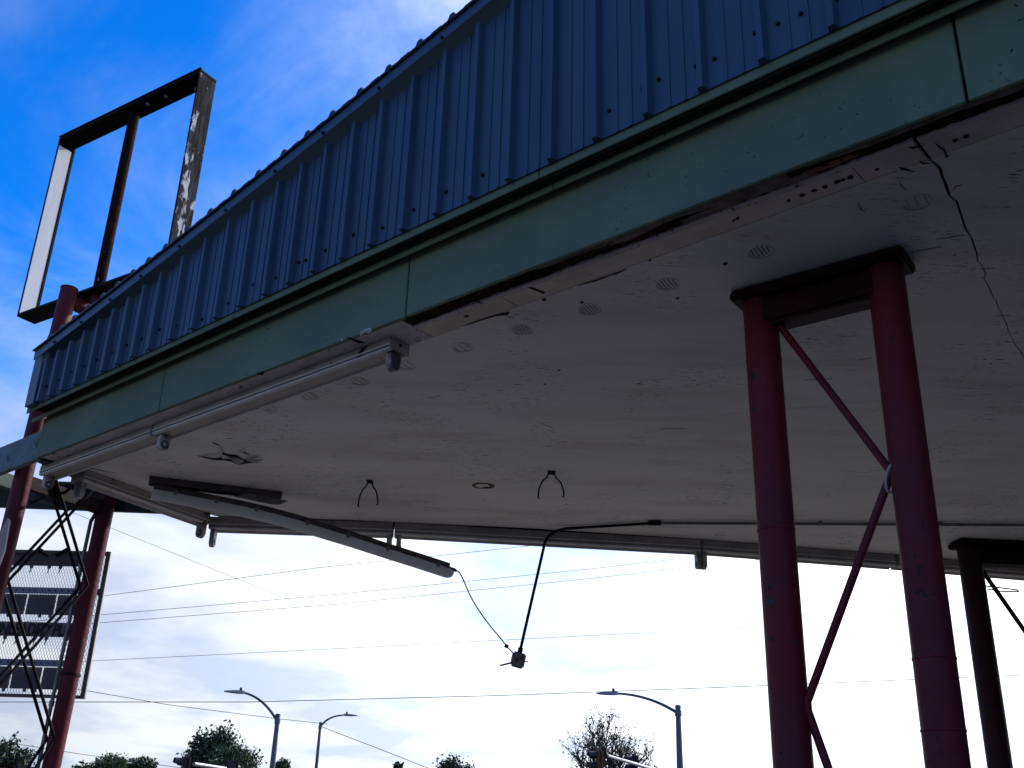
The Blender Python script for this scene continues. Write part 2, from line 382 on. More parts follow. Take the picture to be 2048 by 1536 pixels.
# end corner trim
tl = ribs[0] - 0.05
t00 = ts(onfas(50, 815, SP - 0.03))[0]
mb = MB(); pr = [(t00, SP - 0.036), (tl - 0.012, SP - 0.036), (tl - 0.012, SP + 0.01), (t00 + 0.01, SP + 0.01), (t00 + 0.01, 0.5), (t00, 0.5)]
mb.loft([[TS(t, s, H + zbot(t) - 0.005) for t, s in pr], [TS(t, s, H + ztop(t) + 0.07) for t, s in pr]]).build('corner_trim', BLUET, canopy, bevel=0.002)
# sloping flashing and the rib ends of the roof sheet over it
mb = MB(); rings = []
for t in np.linspace(t00 + 0.06, TMAX, 60):
    zz = H + ztop(t); rings.append([TS(t, SP - 0.066, zz + 0.002), TS(t, SP - 0.074, zz), TS(t, SP - 0.076, zz + 0.068), TS(t, 0.02, zz + 0.068), TS(t, 0.02, zz + 0.060), TS(t, SP - 0.066, zz + 0.060)])
mb.loft(rings).build('eave_flashing', BLUET, canopy)
mb = MB(); rings = []
tt = []
for i, r0 in enumerate(ribs):
    for d, h in ((-0.030, 0.0), (-0.014, 0.030), (0.012, 0.030), (0.028, 0.0)): tt.append((r0 + d + 0.09, h))
    if i + 1 < len(ribs): w = ribs[i + 1] - r0; tt += [(r0 + 0.09 + w * 0.36, 0.0), (r0 + 0.09 + w * 0.4, 0.006), (r0 + 0.09 + w * 0.66, 0.006), (r0 + 0.09 + w * 0.70, 0.0)]
tt = [(t00 + 0.05, 0.0)] + sorted(q for q in tt if q[0] > t00 + 0.1 and q[0] < TMAX)
for t, h in tt:
    zz = H + ztop(t) + 0.078; rings.append([TS(t, SP - 0.092, zz - 0.006), TS(t, SP - 0.092, zz + 0.006 + h), TS(t, 1.6, zz + 0.35 + h), TS(t, 1.6, zz + 0.34)])
mb.loft(rings).build('roof_sheet', mat('dark_roof_sheet', (0.010, 0.017, 0.034), 0.5, var=0.2), canopy)
# screws in the sheets
def screw_mesh():
    mb = MB(); mb.tube([(0, 0, 0), (0, -0.006, 0)], 0.0105, 8); mb.tube([(0, -0.006, 0), (0, -0.013, 0)], 0.008, 6)
    return mb.build('screw', SCREW, None)
proto = screw_mesh(); first = True
scr_px = [(1668, 3), (1597, 30), (1551, 50), (1506, 69), (1425, 120), (1388, 135), (1314, 161), (1282, 181), (1215, 224), (1187, 235), (1095, 289), (1012, 326), (963, 352), (939, 362), (890, 385), (870, 391), (825, 421), (808, 417), (804, 430), (763, 457), (740, 456), (705, 471), (683, 486), (649, 502), (630, 512), (610, 522), (596, 526), (584, 526), (580, 535), (550, 557), (532, 560), (505, 571), (485, 585), (455, 608), (437, 615), (402, 640), (379, 657), (351, 653), (318, 660), (283, 679), (272, 680), (253, 692), (224, 706), (208, 714), (194, 720), (168, 733), (160, 731), (143, 745), (117, 761), (93, 774)]
ang = math.atan2(U[1], U[0])
for x, y in scr_px:
    P = onfas(x, y, SP - 0.001); o = proto if first else proto.copy()
    if not first: COL.objects.link(o)
    first = False; o.parent = canopy; o.location = Vector(P) - wloc(canopy); o.rotation_euler = (0, 0, ang)
for i, r0 in enumerate(ribs[1:28:2]):
    o = proto.copy(); COL.objects.link(o); t = r0; P = TS(t, SP - 0.0755, H + ztop(t) + 0.016); o.location = Vector(P) - wloc(canopy)

# ---- underside
def gz(x, y): return onz(x, y, H)[:2]
end0 = gz(165, 935); end1 = gz(430, 1032)
far_px = [(430, 1032), (700, 1040), (1050, 1056), (1400, 1078), (1780, 1108), (2048, 1131)]
far_pl = [gz(*p) for p in far_px]; fd = far_pl[-1] - far_pl[-2]; fd /= np.linalg.norm(fd)
far_pl.append(far_pl[-1] + fd * 4.5); farR = far_pl[-1]
crack_px = [(1850, 262), (1853, 282), (1866, 302), (1871, 322), (1880, 337), (1884, 352), (1893, 374), (1899, 392), (1914, 404), (1919, 421), (1926, 442), (1931, 458), (1943, 476), (1948, 492), (1954, 508), (1955, 521), (1963, 530), (1972, 548), (1967, 556), (1978, 574), (1986, 594), (1992, 600), (1997, 617), (2006, 634), (2013, 648), (2017, 662), (2024, 676), (2033, 694), (2041, 702), (2048, 716), (2060, 735), (2070, 748), (2095, 780)]
crack = [gz(*p) for p in crack_px]; crack = [crack[0]] + [p for p in crack[1:] if ts(p)[1] > 0.31]
seamL = gz(240, 948); seam_px = [(1100, 847), (1480, 826), (1745, 803), (1900, 794)]
seam = [gz(*p) for p in seam_px]; seam_end = crack[-1]
sd = seam_end - seam[-1]; sd /= np.linalg.norm(sd); seamR = seam_end + np.array([4.0, -0.6])
IN = 0.268                                       # inner edge of the border strips
def near_in(t): return P0 + U * t + Nn * IN
tcr = ts(crack[1])[0] - 0.01; crack[0] = near_in(tcr)
endin = near_in(0.10)
def widen(line, w, side):
    out = []
    for i, p in enumerate(line):
        a = line[max(i - 1, 0)]; b = line[min(i + 1, len(line) - 1)]; d = (b - a) / np.linalg.norm(b - a)
        wi = w[i] if isinstance(w, (list, np.ndarray)) else w
        out.append(p + np.array([-d[1], d[0]]) * wi * side)
    return out
cw = [0.0055, 0.0065, 0.005, 0.0065, 0.005, 0.0045, 0.005, 0.004, 0.0048, 0.0036, 0.004, 0.0034] + [0.0018 + 0.002 * random.random() for _ in range(len(crack) - 12)]
crL = widen(crack, cw, -1); crR = widen(crack, cw, 1)
# decide which side is left (smaller t)
if ts(crL[5])[0] > ts(crR[5])[0]: crL, crR = crR, crL
sw = 0.0018
seam_all = seam + [seam_end]
sN = widen(seam_all, [0.0005, sw, sw, sw, sw], -1); sF = widen(seam_all, [0.0005, sw, sw, sw, sw], 1)
if sN[2][1] > sF[2][1]: sN, sF = sF, sN
swl = seamL
soff_near = [endin] + [near_in(t) for t in (2, 4)] + crL[:-1] + [sN[-1]] + sN[-2::-1] + [swl]
soff_right = [crR[0]] + [near_in(t) for t in (8, 10, TMAX)] + [np.array([9.5, 4.8]), seamR + np.array([0, -0.002]), crR[-1] + np.array([0.01, -0.004])] + crR[-2:0:-1]
soff_far = [swl] + sF + [seamR] + [np.array([9.6, 6.0]), farR] + far_pl[-2::-1] + [end1, end0][1:]
def flat(poly, z0, th):
    return MB().prism([(p[0], p[1], z0) for p in poly], (0, 0, th))
soffits = []
for pl in (soff_near, soff_right, soff_far):
    soffits.append(flat(pl, H, 0.014).build('soffit_panel', SOFF, canopy))
# deck above (closes the cracks) and roof
outer = [TS(0.0, 0.03, 0)[:2], TS(TMAX, 0.03, 0)[:2], np.array([10.5, 3.5]), farR + np.array([0.5, 0.3])]
fo = [p + np.array([0.02, 0.26]) for p in far_pl[:-1]][::-1]
e_out = (end0 - end1); e_out = np.array([-e_out[1], e_out[0]]) / np.linalg.norm(e_out)
if e_out[0] > 0: e_out = -e_out
deck = outer + fo + [end1 + e_out * 0.18]
flat(deck, H + 0.055, 0.10).build('roof_deck', DARK, canopy)
flat([p for p in deck], H + 0.30, 0.12).build('roof_slab', DARKG, canopy)
# border strip left of the torn part
TB = 3.86
sweep([(0.0225, 0.001), (0.266, 0.001), (0.266, 0.020), (0.0225, 0.020)], 0.02, 1.60, False).build('border_board', BORD, canopy, bevel=0.002)
sweep([(0.0225, 0.0), (0.266, 0.0), (0.266, 0.019), (0.0225, 0.019)], 1.604, TB, False).build('border_board', BORD, canopy, bevel=0.002)
# right of it the outer strip is gone: rotten nailer in the recess, torn plywood along the fascia
mb = MB(); rings = []
for t in np.arange(TB + 0.004, TMAX, 0.03):
    prof = []
    for s in np.linspace(0.0235, 0.112, 7): prof.append(TS(t, s, H + 0.004 + 0.010 * rng.random() + 0.003 * math.sin(t * 9 + s * 60)))
    prof += [TS(t, 0.112, H + 0.053), TS(t, 0.0235, H + 0.053)]; rings.append(prof)
mb.loft(rings).build('rotten_nailer', WOOD, canopy)
def ragged(t0, t1, sa, fb, z, th, m, name, step=0.05):
    ts_ = np.arange(t0, t1, step); a = [TS(t, sa, z) for t in ts_]; b = [TS(t, fb(t), z) for t in ts_]
    mb = MB(); mb.prism(a + b[::-1], (0, 0, th)); return mb.build(name, m, canopy)
ragged(4.78, 6.12, 0.0235, lambda t: 0.028 + 0.030 * min(1, (t - 4.78) / 0.5) * (0.7 + 0.5 * math.sin(t * 11)) + 0.035 * max(0, (t - 5.5)) + 0.008 * rng.random(), H + 0.003, 0.006, VENEER, 'torn_plywood')
ragged(6.16, 7.3, 0.0235, lambda t: 0.032 + 0.012 * math.sin(t * 7) + 0.03 * math.exp(-((t - 6.95) / 0.15) ** 2) + 0.006 * rng.random(), H + 0.002, 0.006, VENEER, 'torn_plywood')
ragged(5.55, 6.16, 0.068, lambda t: 0.098 + 0.012 * rng.random(), H + 0.0045, 0.006, VENEER, 'torn_plywood')
ragged(6.13, 6.42, 0.06, lambda t: 0.106 - 0.11 * (t - 6.13) + 0.008 * rng.random(), H + 0.006, 0.006, mat('split_wood', (0.21, 0.095, 0.065), 0.9, var=0.4, vscale=12, bump=0.5), 'split_wood_piece')
for a, b in ((TB + 0.003, 5.30), (5.303, tcr - 0.008), (tcr + 0.008, 8.5), (8.505, TMAX)):
    sweep(rect(0.108, 0.136, -0.003, 0.018), a, b, False).build('trim_strip', BORD, canopy, bevel=0.0015)
for a, b in ((TB + 0.002, 4.46), (4.463, 6.31), (6.313, tcr - 0.007), (tcr + 0.007, 9.0), (9.004, TMAX)):
    sweep(rect(0.1385, 0.2655, 0.0, 0.018), a, b, False, 0.1).build('border_strip', BEIGE, canopy, bevel=0.0015)
# bare nail holes torn in the beige strip
def blot(px, py, r, z, m, name, sx=1.0, rot=0.0, n=9, parent=None):
    c = gz(px, py); pl = []
    for k in range(n):
        a = 2 * math.pi * k / n; q = r * (0.7 + 0.5 * rng.random()); v = np.array([math.cos(a) * q * sx, math.sin(a) * q])
        v = np.array([v[0] * math.cos(rot) - v[1] * math.sin(rot), v[0] * math.sin(rot) + v[1] * math.cos(rot)]); pl.append((c[0] + v[0], c[1] + v[1], z))
    return MB().prism(pl, (0, 0, 0.003)).build(name, m, parent or canopy)
for x, y, r in [(1577, 401, .008), (1604, 390, .012), (1628, 381, .011), (1649, 373, .011), (1674, 363, .013), (1686, 359, .009), (1701, 354, .014), (1754, 338, .008), (1476, 436, .008), (1468, 440, .007), (1910, 280, .010), (1932, 272, .011), (933, 632, .012), (1088, 599, .012), (1164, 604, .009), (1300, 520, .007), (1450, 527, .011), (1118, 740, .008), (1355, 596, .008), (1090, 768, .006)]:
    blot(x, y, r, H - 0.0032, DARK, 'torn_hole', 1.2, ang)
for pl in ([(1052, 572), (1068, 576), (1090, 584), (1088, 587), (1068, 579)],
           [(1014, 624), (1020, 623), (1016, 629), (1005, 630), (990, 632), (960, 641), (930, 651), (960, 639), (988, 630)],
           [(1155, 571), (1190, 559.5), (1210, 553), (1230, 546), (1254, 537.5), (1243, 543), (1232, 548), (1222, 549.5), (1210, 555), (1190, 562)],
           [(1798, 334), (1812, 337), (1828, 343), (1812, 340), (1803, 339)], 
           [(1813, 292), (1822, 295), (1834, 292), (1848, 289), (1834, 294), (1824, 297)], [(1870, 286), (1880, 293), (1889, 298), (1893, 308), (1897, 312), (1890, 315), (1890, 308), (1886, 300), (1877, 294)], [(1838, 320), (1846, 325), (1860, 326), (1848, 327.5), (1842, 326)]):
    MB().prism([(*gz(*p), H - 0.0034) for p in pl], (0, 0, 0.003)).build('paint_crack', DARK, canopy)
# hairline checks in the paint
def hair(px, w, parent=canopy):
    line = [gz(*p) for p in px]; ws = [w * (1 - 0.9 * abs(2 * i / (len(line) - 1) - 1)) for i in range(len(line))]
    a = widen(line, ws, 1); b = widen(line, ws, -1)
    MB().prism([(p[0], p[1], H - 0.0022) for p in a + b[::-1]], (0, 0, 0.002)).build('paint_crack', DARK, parent)
for px in ([(1812, 511), (1830, 503), (1860, 497), (1885, 493)], [(1930, 470), (1910, 472), (1893, 476), (1872, 478)], [(1958, 538), (1975, 537), (1990, 536)], [(1992, 632), (2008, 630), (2022, 631)],
           [(1812, 380), (1803, 372), (1797, 360)], [(1715, 404), (1720, 416), (1730, 424)], [(1905, 381), (1912, 372), (1925, 369)], [(1745, 716), (1727, 718), (1715, 719)],
           [(1078, 845), (1092, 850), (1106, 856)], [(880, 790), (870, 794), (850, 796)], [(1610, 760), (1640, 758), (1665, 757)], [(1320, 858), (1350, 856), (1372, 857)]):
    hair(px, 0.0013)
# white paint scraps by the light
for pl in ([(719, 669), (722, 663), (731, 658), (741, 656), (744, 660), (738, 665), (729, 664), (722, 671)], [(682, 678), (685, 676), (686, 680), (683, 681)]):
    MB().prism([(*gz(*p), H - 0.004) for p in pl], (0, 0, 0.0035)).build('paint_flake', mat('white_scrap', (0.8, 0.8, 0.84), 0.6), canopy)
for pl in ([(692, 673), (705, 677), (722, 682), (730, 685), (718, 686), (706, 681)], [(512, 747), (528, 742), (527, 750), (518, 749)]):
    MB().prism([(*gz(*p), H - 0.003) for p in pl], (0, 0, 0.0028)).build('torn_hole', DARK, canopy)
# vents along the near edge
def vent(px, py, painted, parent):
    c = gz(px, py); z = H - 0.0005; root = MB(); r = 0.060
    ring = [[(c[0] + q * math.cos(a), c[1] + q * math.sin(a), zz) for q, zz in ((r, z), (r - 0.002, z - 0.0025), (r - 0.006, z - 0.0025), (r - 0.008, z + 0.0002))] for a in np.linspace(0, 2 * math.pi, 25)[:-1]]
    n = len(ring); vs = [p for q in ring for p in q]; fs = [(i * 4 + k, i * 4 + k + 1, ((i + 1) % n) * 4 + k + 1, ((i + 1) % n) * 4 + k) for i in range(n) for k in range(3)]
    root.add(vs, fs); v = root.build('vent', SOFF, parent, smooth=True)
    vd = gz(1336, 573) - gz(1322, 558); a = math.atan2(vd[1], vd[0]); d = np.array([math.cos(a), math.sin(a)]); e = np.array([-d[1], d[0]])
    for k in range(-2, 3):
        o = k * 0.0185; h = math.sqrt(max(0.0, 0.047 ** 2 - o * o)); cc = c + e * o
        if painted and k % 2: continue
        w = 0.0024 if not painted else 0.0010
        MB().obox((cc[0], cc[1], z - 0.0011), (d[0] * h, d[1] * h, 0), (e[0] * w, e[1] * w, 0), (0, 0, 0.001)).build('slot', SLOT, v)
    if not painted or px > 600:
        arc = [c + (r + 0.003) * np.array([math.cos(q), math.sin(q)]) for q in np.linspace(0.1, 2.4, 14)]
        ww = [0.0028 * math.sin(math.pi * k / 13) + 0.0004 for k in range(14)]
        A_, B_ = widen(arc, ww, 1), widen(arc, ww, -1)
        MB().prism([(p[0], p[1], z - 0.0018) for p in A_ + B_[::-1]], (0, 0, 0.0016)).build('rim_gap', SLOT, v)
for i, (x, y) in enumerate([(1833, 403), (1520, 502), (1334, 567), (1178, 618), (1043, 659), (923, 694), (810, 730), (718, 762), (617, 792), (540, 818)]):
    vent(x, y, not (1 <= i <= 4), soffits[0])
for x, y in [(1690, 1084), (1440, 1068), (720, 1028)]: vent(x, y, True, soffits[2])
# torn, sagging paint
MB().prism([(*gz(*p), H - 0.004) for p in [(394, 911), (412, 912), (430, 916), (441, 915), (434, 890), (424, 884), (436, 888), (444, 902), (455, 908), (472, 910), (488, 918), (505, 918), (527, 918), (515, 924), (495, 926), (478, 929), (462, 922), (447, 920), (425, 919)]], (0, 0, 0.0035)).build('torn_hole', DARK, canopy)
def flap(pts, m=SOFF):
    vs = [np.array([*onz(x, y, H - d)]) for x, y, d in pts]; mb = MB(); n = len(vs)
    mb.add(vs, [tuple(range(n))]); mb.add([v + np.array([0, 0, 0.002]) for v in vs], [tuple(range(n))[::-1]]); mb.build('paint_flap', m, canopy)
flap([(440, 908, .004), (455, 912, .004), (470, 914, .006), (488, 922, .03), (478, 930, .075), (470, 925, .06), (460, 918, .03), (446, 918, .02)])
flap([(490, 919, .006), (505, 918, .004), (526, 919, .02), (513, 927, .06), (500, 924, .04)])
flap([(396, 912, .004), (420, 908, .003), (442, 906, .003), (441, 914, .02), (425, 916, .02), (410, 913, .015)])
flap([(428, 886, .003), (436, 890, .003), (446, 904, .02), (442, 910, .03), (436, 900, .012)])
flap([(476, 905, .004), (487, 896, .004), (491, 899, .015), (484, 906, .02), (500, 911, .006), (485, 911, .01)])

# ---- open prow at the narrow end, round the sign tower
def beam_ts(t0, t1, s0, s1, z0, z1, name, m, bev=0.003): return sweep(rect(s0, s1, z0, z1), t0, t1, False, 0.3).build(name, m, canopy, bevel=bev)
beam_ts(-2.2, -0.045, 0.012, 0.055, 0.0, 0.235, 'prow_fascia', PALEG)
beam_ts(-0.042, -0.004, 0.003, 0.050, -0.004, 0.32, 'end_trim', GREEN)
def hbeam(p, q, w, z0, z1, name, m, parent=canopy):
    p, q = np.array(p[:2]), np.array(q[:2]); d = (q - p) / np.linalg.norm(q - p); e = np.array([-d[1], d[0]]); c = (p + q) / 2; h = (q - p) / 2
    return MB().obox((c[0], c[1], (z0 + z1) / 2), (h[0], h[1], 0), (e[0] * w / 2, e[1] * w / 2, 0), (0, 0, (z1 - z0) / 2)).build(name, m, parent, bevel=0.003)
fb0, fb1 = gz(-260, 1000), gz(420, 1026)
fbd = fb1 - fb0
hbeam(fb0, fb1, 0.05, H - 0.02, H + 0.20, 'prow_beam', DARKG)
hbeam(fb0 - np.array([0, 0.10]), fb1 - np.array([0, 0.10]), 0.16, H + 0.16, H + 0.18, 'prow_plate', DARKG)
hbeam(TS(-0.06, 0.06, 0), TS(-0.55, 1.35, 0), 0.10, H - 0.002, H + 0.13, 'prow_cross_beam', DARKG)
hbeam(TS(-0.95, 0.06, 0), TS(-1.15, 0.75, 0), 0.08, H + 0.0, H + 0.12, 'prow_cross_beam', DARKG)
hbeam(TS(-0.10, 0.22, 0), np.array(end1) + e_out * 0.12, 0.06, H + 0.004, H + 0.05, 'end_beam', DARKG)
# far fascia and parapet beyond the soffit, out of sight from below
for a, b in zip(far_pl[:-1], far_pl[1:]):
    hbeam(a + np.array([0.01, 0.235]), b + np.array([0.01, 0.235]), 0.022, H + 0.0, H + 0.34, 'fascia_board', GREEN)
    hbeam(a + np.array([0.01, 0.20]), b + np.array([0.01, 0.20]), 0.06, H + 0.002, H + 0.02, 'border_board', BORD)

# ---- hooks and a rusty opening in the soffit
def hook(px, py, sc, lab):
    c = np.array([*gz(px, py), H]); rt = np.array([1, 0.05, 0]) * sc; root = thing('hanger_hook', lab, 'hook', tuple(c), 'hooks under the soffit')
    MB().obox(c + np.array([0, 0, -0.006]), rt * 0.035, (0, 0.03, 0), (0, 0, 0.006)).build('plate', BLACK, root)
    for sg, b in ((-1, 0.20), (1, 0.18)):
        pts = [c + (0, 0, -0.01), c + rt * 0.03 * sg + (0, 0, -0.02), c + rt * 0.045 * sg + (0, 0, -0.045), c + rt * 0.085 * sg + (0, 0, -0.075), c + rt * 0.115 * sg + (0, 0, -0.14), c + rt * 0.12 * sg + (0, 0, -b), c + rt * 0.108 * sg + (0, 0, -b - 0.012)]
        MB().tube(pts, 0.006, 8).build('prong', BLACK, root, smooth=True)
hook(740, 962, 0.62, 'black two-pronged wire hook left of the rusty ceiling opening')
hook(1103, 944, 0.80, 'wider black two-pronged wire hook right of the rusty ceiling opening')
c = gz(967, 971); mb = MB(); n = 28
ring = [[(c[0] + q * math.cos(a) * 1.25, c[1] + q * math.sin(a), zz) for q, zz in ((0.072, H), (0.070, H - 0.006), (0.052, H - 0.005), (0.050, H + 0.004))] for a in np.linspace(0, 2 * math.pi, n + 1)[:-1]]
mb.add([p for q in ring for p in q], [(i * 4 + k, i * 4 + k + 1, ((i + 1) % n) * 4 + k + 1, ((i + 1) % n) * 4 + k) for i in range(n) for k in range(3)])
hr = thing('ceiling_box', 'rusty oval opening of an empty ceiling box in the soffit', 'ceiling box', (c[0], c[1], H))
mb.build('rim', RUSTR, hr, smooth=True)
MB().tube([(c[0] - 0.006, c[1], H - 0.0012), (c[0] - 0.006, c[1], H - 0.0030)], 0.058, 20).build('backing_plate', SOFF, hr)
MB().prism([(c[0] + 0.02 + 0.052 * math.cos(a), c[1] + 0.045 * math.sin(a), H - 0.004) for a in np.linspace(-1.0, 2.2, 14)] + [(c[0] + 0.026 + 0.028 * math.cos(a), c[1] + 0.022 * math.sin(a), H - 0.004) for a in np.linspace(2.2, -1.0, 14)], (0, 0, 0.002)).build('opening', DARK, hr)

# ------------------------------------------------------------------ unseen, added to darken the soffit: shop under the right end of the canopy (beyond the frame)
blocker = thing('unseen_light_blocker', 'unseen added shade-casting shop wall under the right end of the canopy', 'light blocker', (8.0, 2.5, 0))
def wbox(x0, x1, y0, y1, z0, z1, nm, m, par=None, bev=0.0): return MB().obox(((x0 + x1) / 2, (y0 + y1) / 2, (z0 + z1) / 2), ((x1 - x0) / 2, 0, 0), (0, (y1 - y0) / 2, 0), (0, 0, (z1 - z0) / 2)).build(nm, m, par or blocker, bevel=bev)
XW, HT = 6.4, H - 0.01
for y0, y1, z0, z1 in ((-9.0, -6.0, 0, HT), (-3.0, -1.2, 0, HT), (0.0, 1.0, 0, HT), (4.6, 5.4, 0, HT), (8.2, 9.0, 0, HT), (-6.0, -3.0, 0, 0.8), (-6.0, -3.0, 2.5, HT), (-1.2, 0.0, 2.2, HT), (1.0, 4.6, 0, 0.7), (1.0, 4.6, 2.6, HT), (5.4, 8.2, 0, 0.7), (5.4, 8.2, 2.6, HT)):
    wbox(XW, XW + 0.2, y0, y1, z0, z1, 'wall', BRICK)
wbox(XW, 13, 9.001, 9.2, 0, HT, 'wall', BRICK); wbox(XW, 13, -9.2, -9.001, 0, HT, 'wall', BRICK); wbox(13.0, 13.2, -9.2, 9.2, 0, HT, 'wall', BRICK); wbox(XW, 13, -9, 0.5, HT + 0.02, HT + 0.2, 'roof', DARKG)
for y0, y1, z0, z1 in ((-6, -3, 0.8, 2.5), (1.0, 4.6, 0.7, 2.6), (5.4, 8.2, 0.7, 2.6)):
    w_ = wbox(XW + 0.09, XW + 0.10, y0, y1, z0, z1, 'window', GLASS)
    for yy in np.linspace(y0, y1, 4): wbox(XW + 0.06, XW + 0.13, yy - 0.03, yy + 0.03, z0, z1, 'mullion', BRONZE, w_)
d_ = wbox(XW + 0.08, XW + 0.12, -1.2, 0.0, 0, 2.2, 'door', BRONZE); wbox(XW + 0.03, XW + 0.08, -0.2, -0.15, 0.9, 1.2, 'handle', GALV, d_)

# ------------------------------------------------------------------ strip light fixtures
def strip_light(p, q, inward, label, holders, k=1.0, name='strip_light'):
    """p -> q: line where the channel's outer top edge meets the underside; inward: unit plan vector across; k: height factor"""
    p, q = np.array(p[:2]), np.array(q[:2]); d = (q - p) / np.linalg.norm(q - p); L_ = np.linalg.norm(q - p)
    root = thing(name, label, 'light fixture', (p[0], p[1], H), 'bare strip lights round the canopy edge')
    def W(a, s, z): w = p + d * a + inward * s; return np.array([w[0], w[1], H + z * k])
    def bar(prof, a0, a1, nm, m, bev=0.0, par=None): return MB().loft([[W(a, s, z) for s, z in prof] for a in (a0, a1)]).build(nm, m, par or root, bevel=bev)
    ch = bar([(0.0, -0.0025), (0.004, -0.066), (0.136, -0.066), (0.140, -0.0025)], 0.003, L_ - 0.003, 'channel', CHAN)
    for s0, sg in ((0.0, 1), (0.140, -1)):
        bar([(s0 - sg * 0.011, -0.044), (s0 - sg * 0.0005 + sg * 0.003, -0.041), (s0 + sg * 0.003, -0.049), (s0 - sg * 0.008, -0.051)], 0.004, L_ - 0.004, 'reflector_lip', LIP, par=ch)
        bar([(s0 + sg * 0.002, -0.0665), (s0 + sg * 0.020, -0.0665), (s0 + sg * 0.016, -0.078), (s0 - sg * 0.006, -0.073), (s0 - sg * 0.008, -0.066), (s0 - sg * 0.001, -0.063)], 0.004, L_ - 0.004, 'reflector_lip', LIP, par=ch)
    for a in (0.0, L_ - 0.0025):
        bar([(-0.003, -0.001), (-0.003, -0.070), (0.143, -0.070), (0.143, -0.001)], a, a + 0.0025, 'end_cap', CHAN)
    for a, face, s0 in holders:                # lampholder: round-bottomed tab with a socket on one side
        w, h, th = 0.038 * (0.5 + 0.5 * k), 0.112, 0.020; pr = []; wz = w / k
        for an in np.linspace(math.pi, 2 * math.pi, 11): pr.append((s0 + w * math.cos(an), -0.066 - h + wz + wz * math.sin(an)))
        pr = [(s0 - w, -0.0665)] + pr + [(s0 + w, -0.0665)]
        hd = MB().loft([[W(a - th, s, z) for s, z in pr], [W(a + th, s, z) for s, z in pr]]).build('lampholder', HOLD, root, bevel=0.005, smooth=True)
        cz = -0.066 - h + wz
        o = a + th * face
        MB().tube([W(o, s0, cz), W(o + 0.004 * face, s0, cz)], 0.028, 16).build('socket', SOCK, hd)
        MB().tube([W(o + 0.003 * face, s0, cz), W(o + 0.009 * face, s0, cz)], [0.013, 0.012], 12).build('pin_ring', LIP, hd)
        MB().tube([W(o + 0.008 * face, s0, cz), W(o + 0.0095 * face, s0, cz)], 0.006, 10).build('pin_hole', SOCK, hd)
        ob = a - th * face                      # dark panel in place of the shade inside the open back
        bk = [(s0 + (s - s0) * 0.78, -0.0665 + (z + 0.0665) * 0.90 - 0.006) for s, z in pr]
        MB().loft([[W(ob, s, z) for s, z in bk], [W(ob - 0.0015 * face, s, z) for s, z in bk]]).build('hollow_shade', SOCK, hd)
    return root, W, L_
def NE(t, s=0.122): return TS(t, s, H)[:2]
tR = ts(onz(782, 672, H))[0]; tJ = ts(onz(318, 853, H))[0]; tL = ts(onz(92, 935, H))[0]
root, W, Ls = strip_light(NE(tR), NE(tJ + 0.01), Nn, 'bare strip light nearest the fascia tear, peeling channel with a hole in its end cap', [(0.040, 1, 0.066), (np.linalg.norm(NE(tR) - NE(tJ)) - 0.055, -1, 0.066)])
MB().tube([W(-0.0012, 0.07, -0.030), W(-0.0035, 0.07, -0.030)], 0.010, 12).build('knockout', DARK, root)
mb = MB(); mb.prism([W(0.19, -0.0020, -0.004), W(0.235, -0.0015, -0.006), W(0.262, -0.0015, -0.026), W(0.275, -0.0015, -0.055), W(0.235, -0.0015, -0.056), W(0.225, -0.0015, -0.030)], N3 * 0.003); mb.build('paint_chip', DARK, root)
strip_light(NE(tJ - 0.012), NE(tL), Nn, 'shorter bare strip light along the near fascia by the sign tower', [(np.linalg.norm(NE(tJ) - NE(tL)) - 0.04, -1, 0.066)])
e_in = -e_out
ed = (end1 - end0) / np.linalg.norm(end1 - end0)
strip_light(end0 + e_out * 0.14 + ed * 0.03, end1 + e_out * 0.14 - ed * 0.06, e_in, 'bare strip light across the narrow end of the canopy', [(0.04, 1, 0.07), (np.linalg.norm(end1 - end0) - 0.14, -1, 0.11)], 1.25)
def far_at(x): # point on the far soffit line below image column x
    xs = [p[0] for p in far_px]; return gz(x, np.interp(x, xs, [p[1] for p in far_px]))
def far_strip(x0, x1, label, holders):
    a, b = far_at(x0), (far_at(x1) if x1 < 2048 else far_pl[-1]); d = (b - a) / np.linalg.norm(b - a); nn = np.array([-d[1], d[0]])
    if nn[1] < 0: nn = -nn
    Lx = np.linalg.norm(b - a)
    strip_light(a + nn * 0.14, b + nn * 0.14, -nn, label, [(x if x > 0 else Lx + x, f, 0.09) for x, f in holders], 1.5)
far_strip(420, 786, 'bare strip light on the far edge behind the drooping fixture', [(0.04, 1), (-0.024, -1)])
far_strip(790, 1402, 'bare strip light on the far edge between the drooping fixture and the double lampholder', [(0.045, 1), (-0.022, -1)])
far_strip(1404, 1790, 'bare strip light on the far edge behind the near column pair', [(0.022, 1)])
far_strip(1795, 2600, 'bare strip light on the far edge behind the rear column', [])

# ------------------------------------------------------------------ drooping vapour-tight fixture
C0 = onz(298, 962, H - 0.03); C1 = onz(568, 994, H - 0.03); cd = (C1 - C0); cd[2] = 0; cd /= np.linalg.norm(cd); cn = np.array([-cd[1], cd[0], 0])
if cn[1] > 0: cn = -cn                       # towards the camera
tip = onwall(902, 1138, C0, C1); mid = onwall(612, 1034, C0, C1)
fx = thing('drooping_light_fixture', 'long sealed light fixture hanging loose from the soffit with its far end drooping', 'light fixture', (C0[0], C0[1], H))
cl = np.linalg.norm((C1 - C0)[:2])
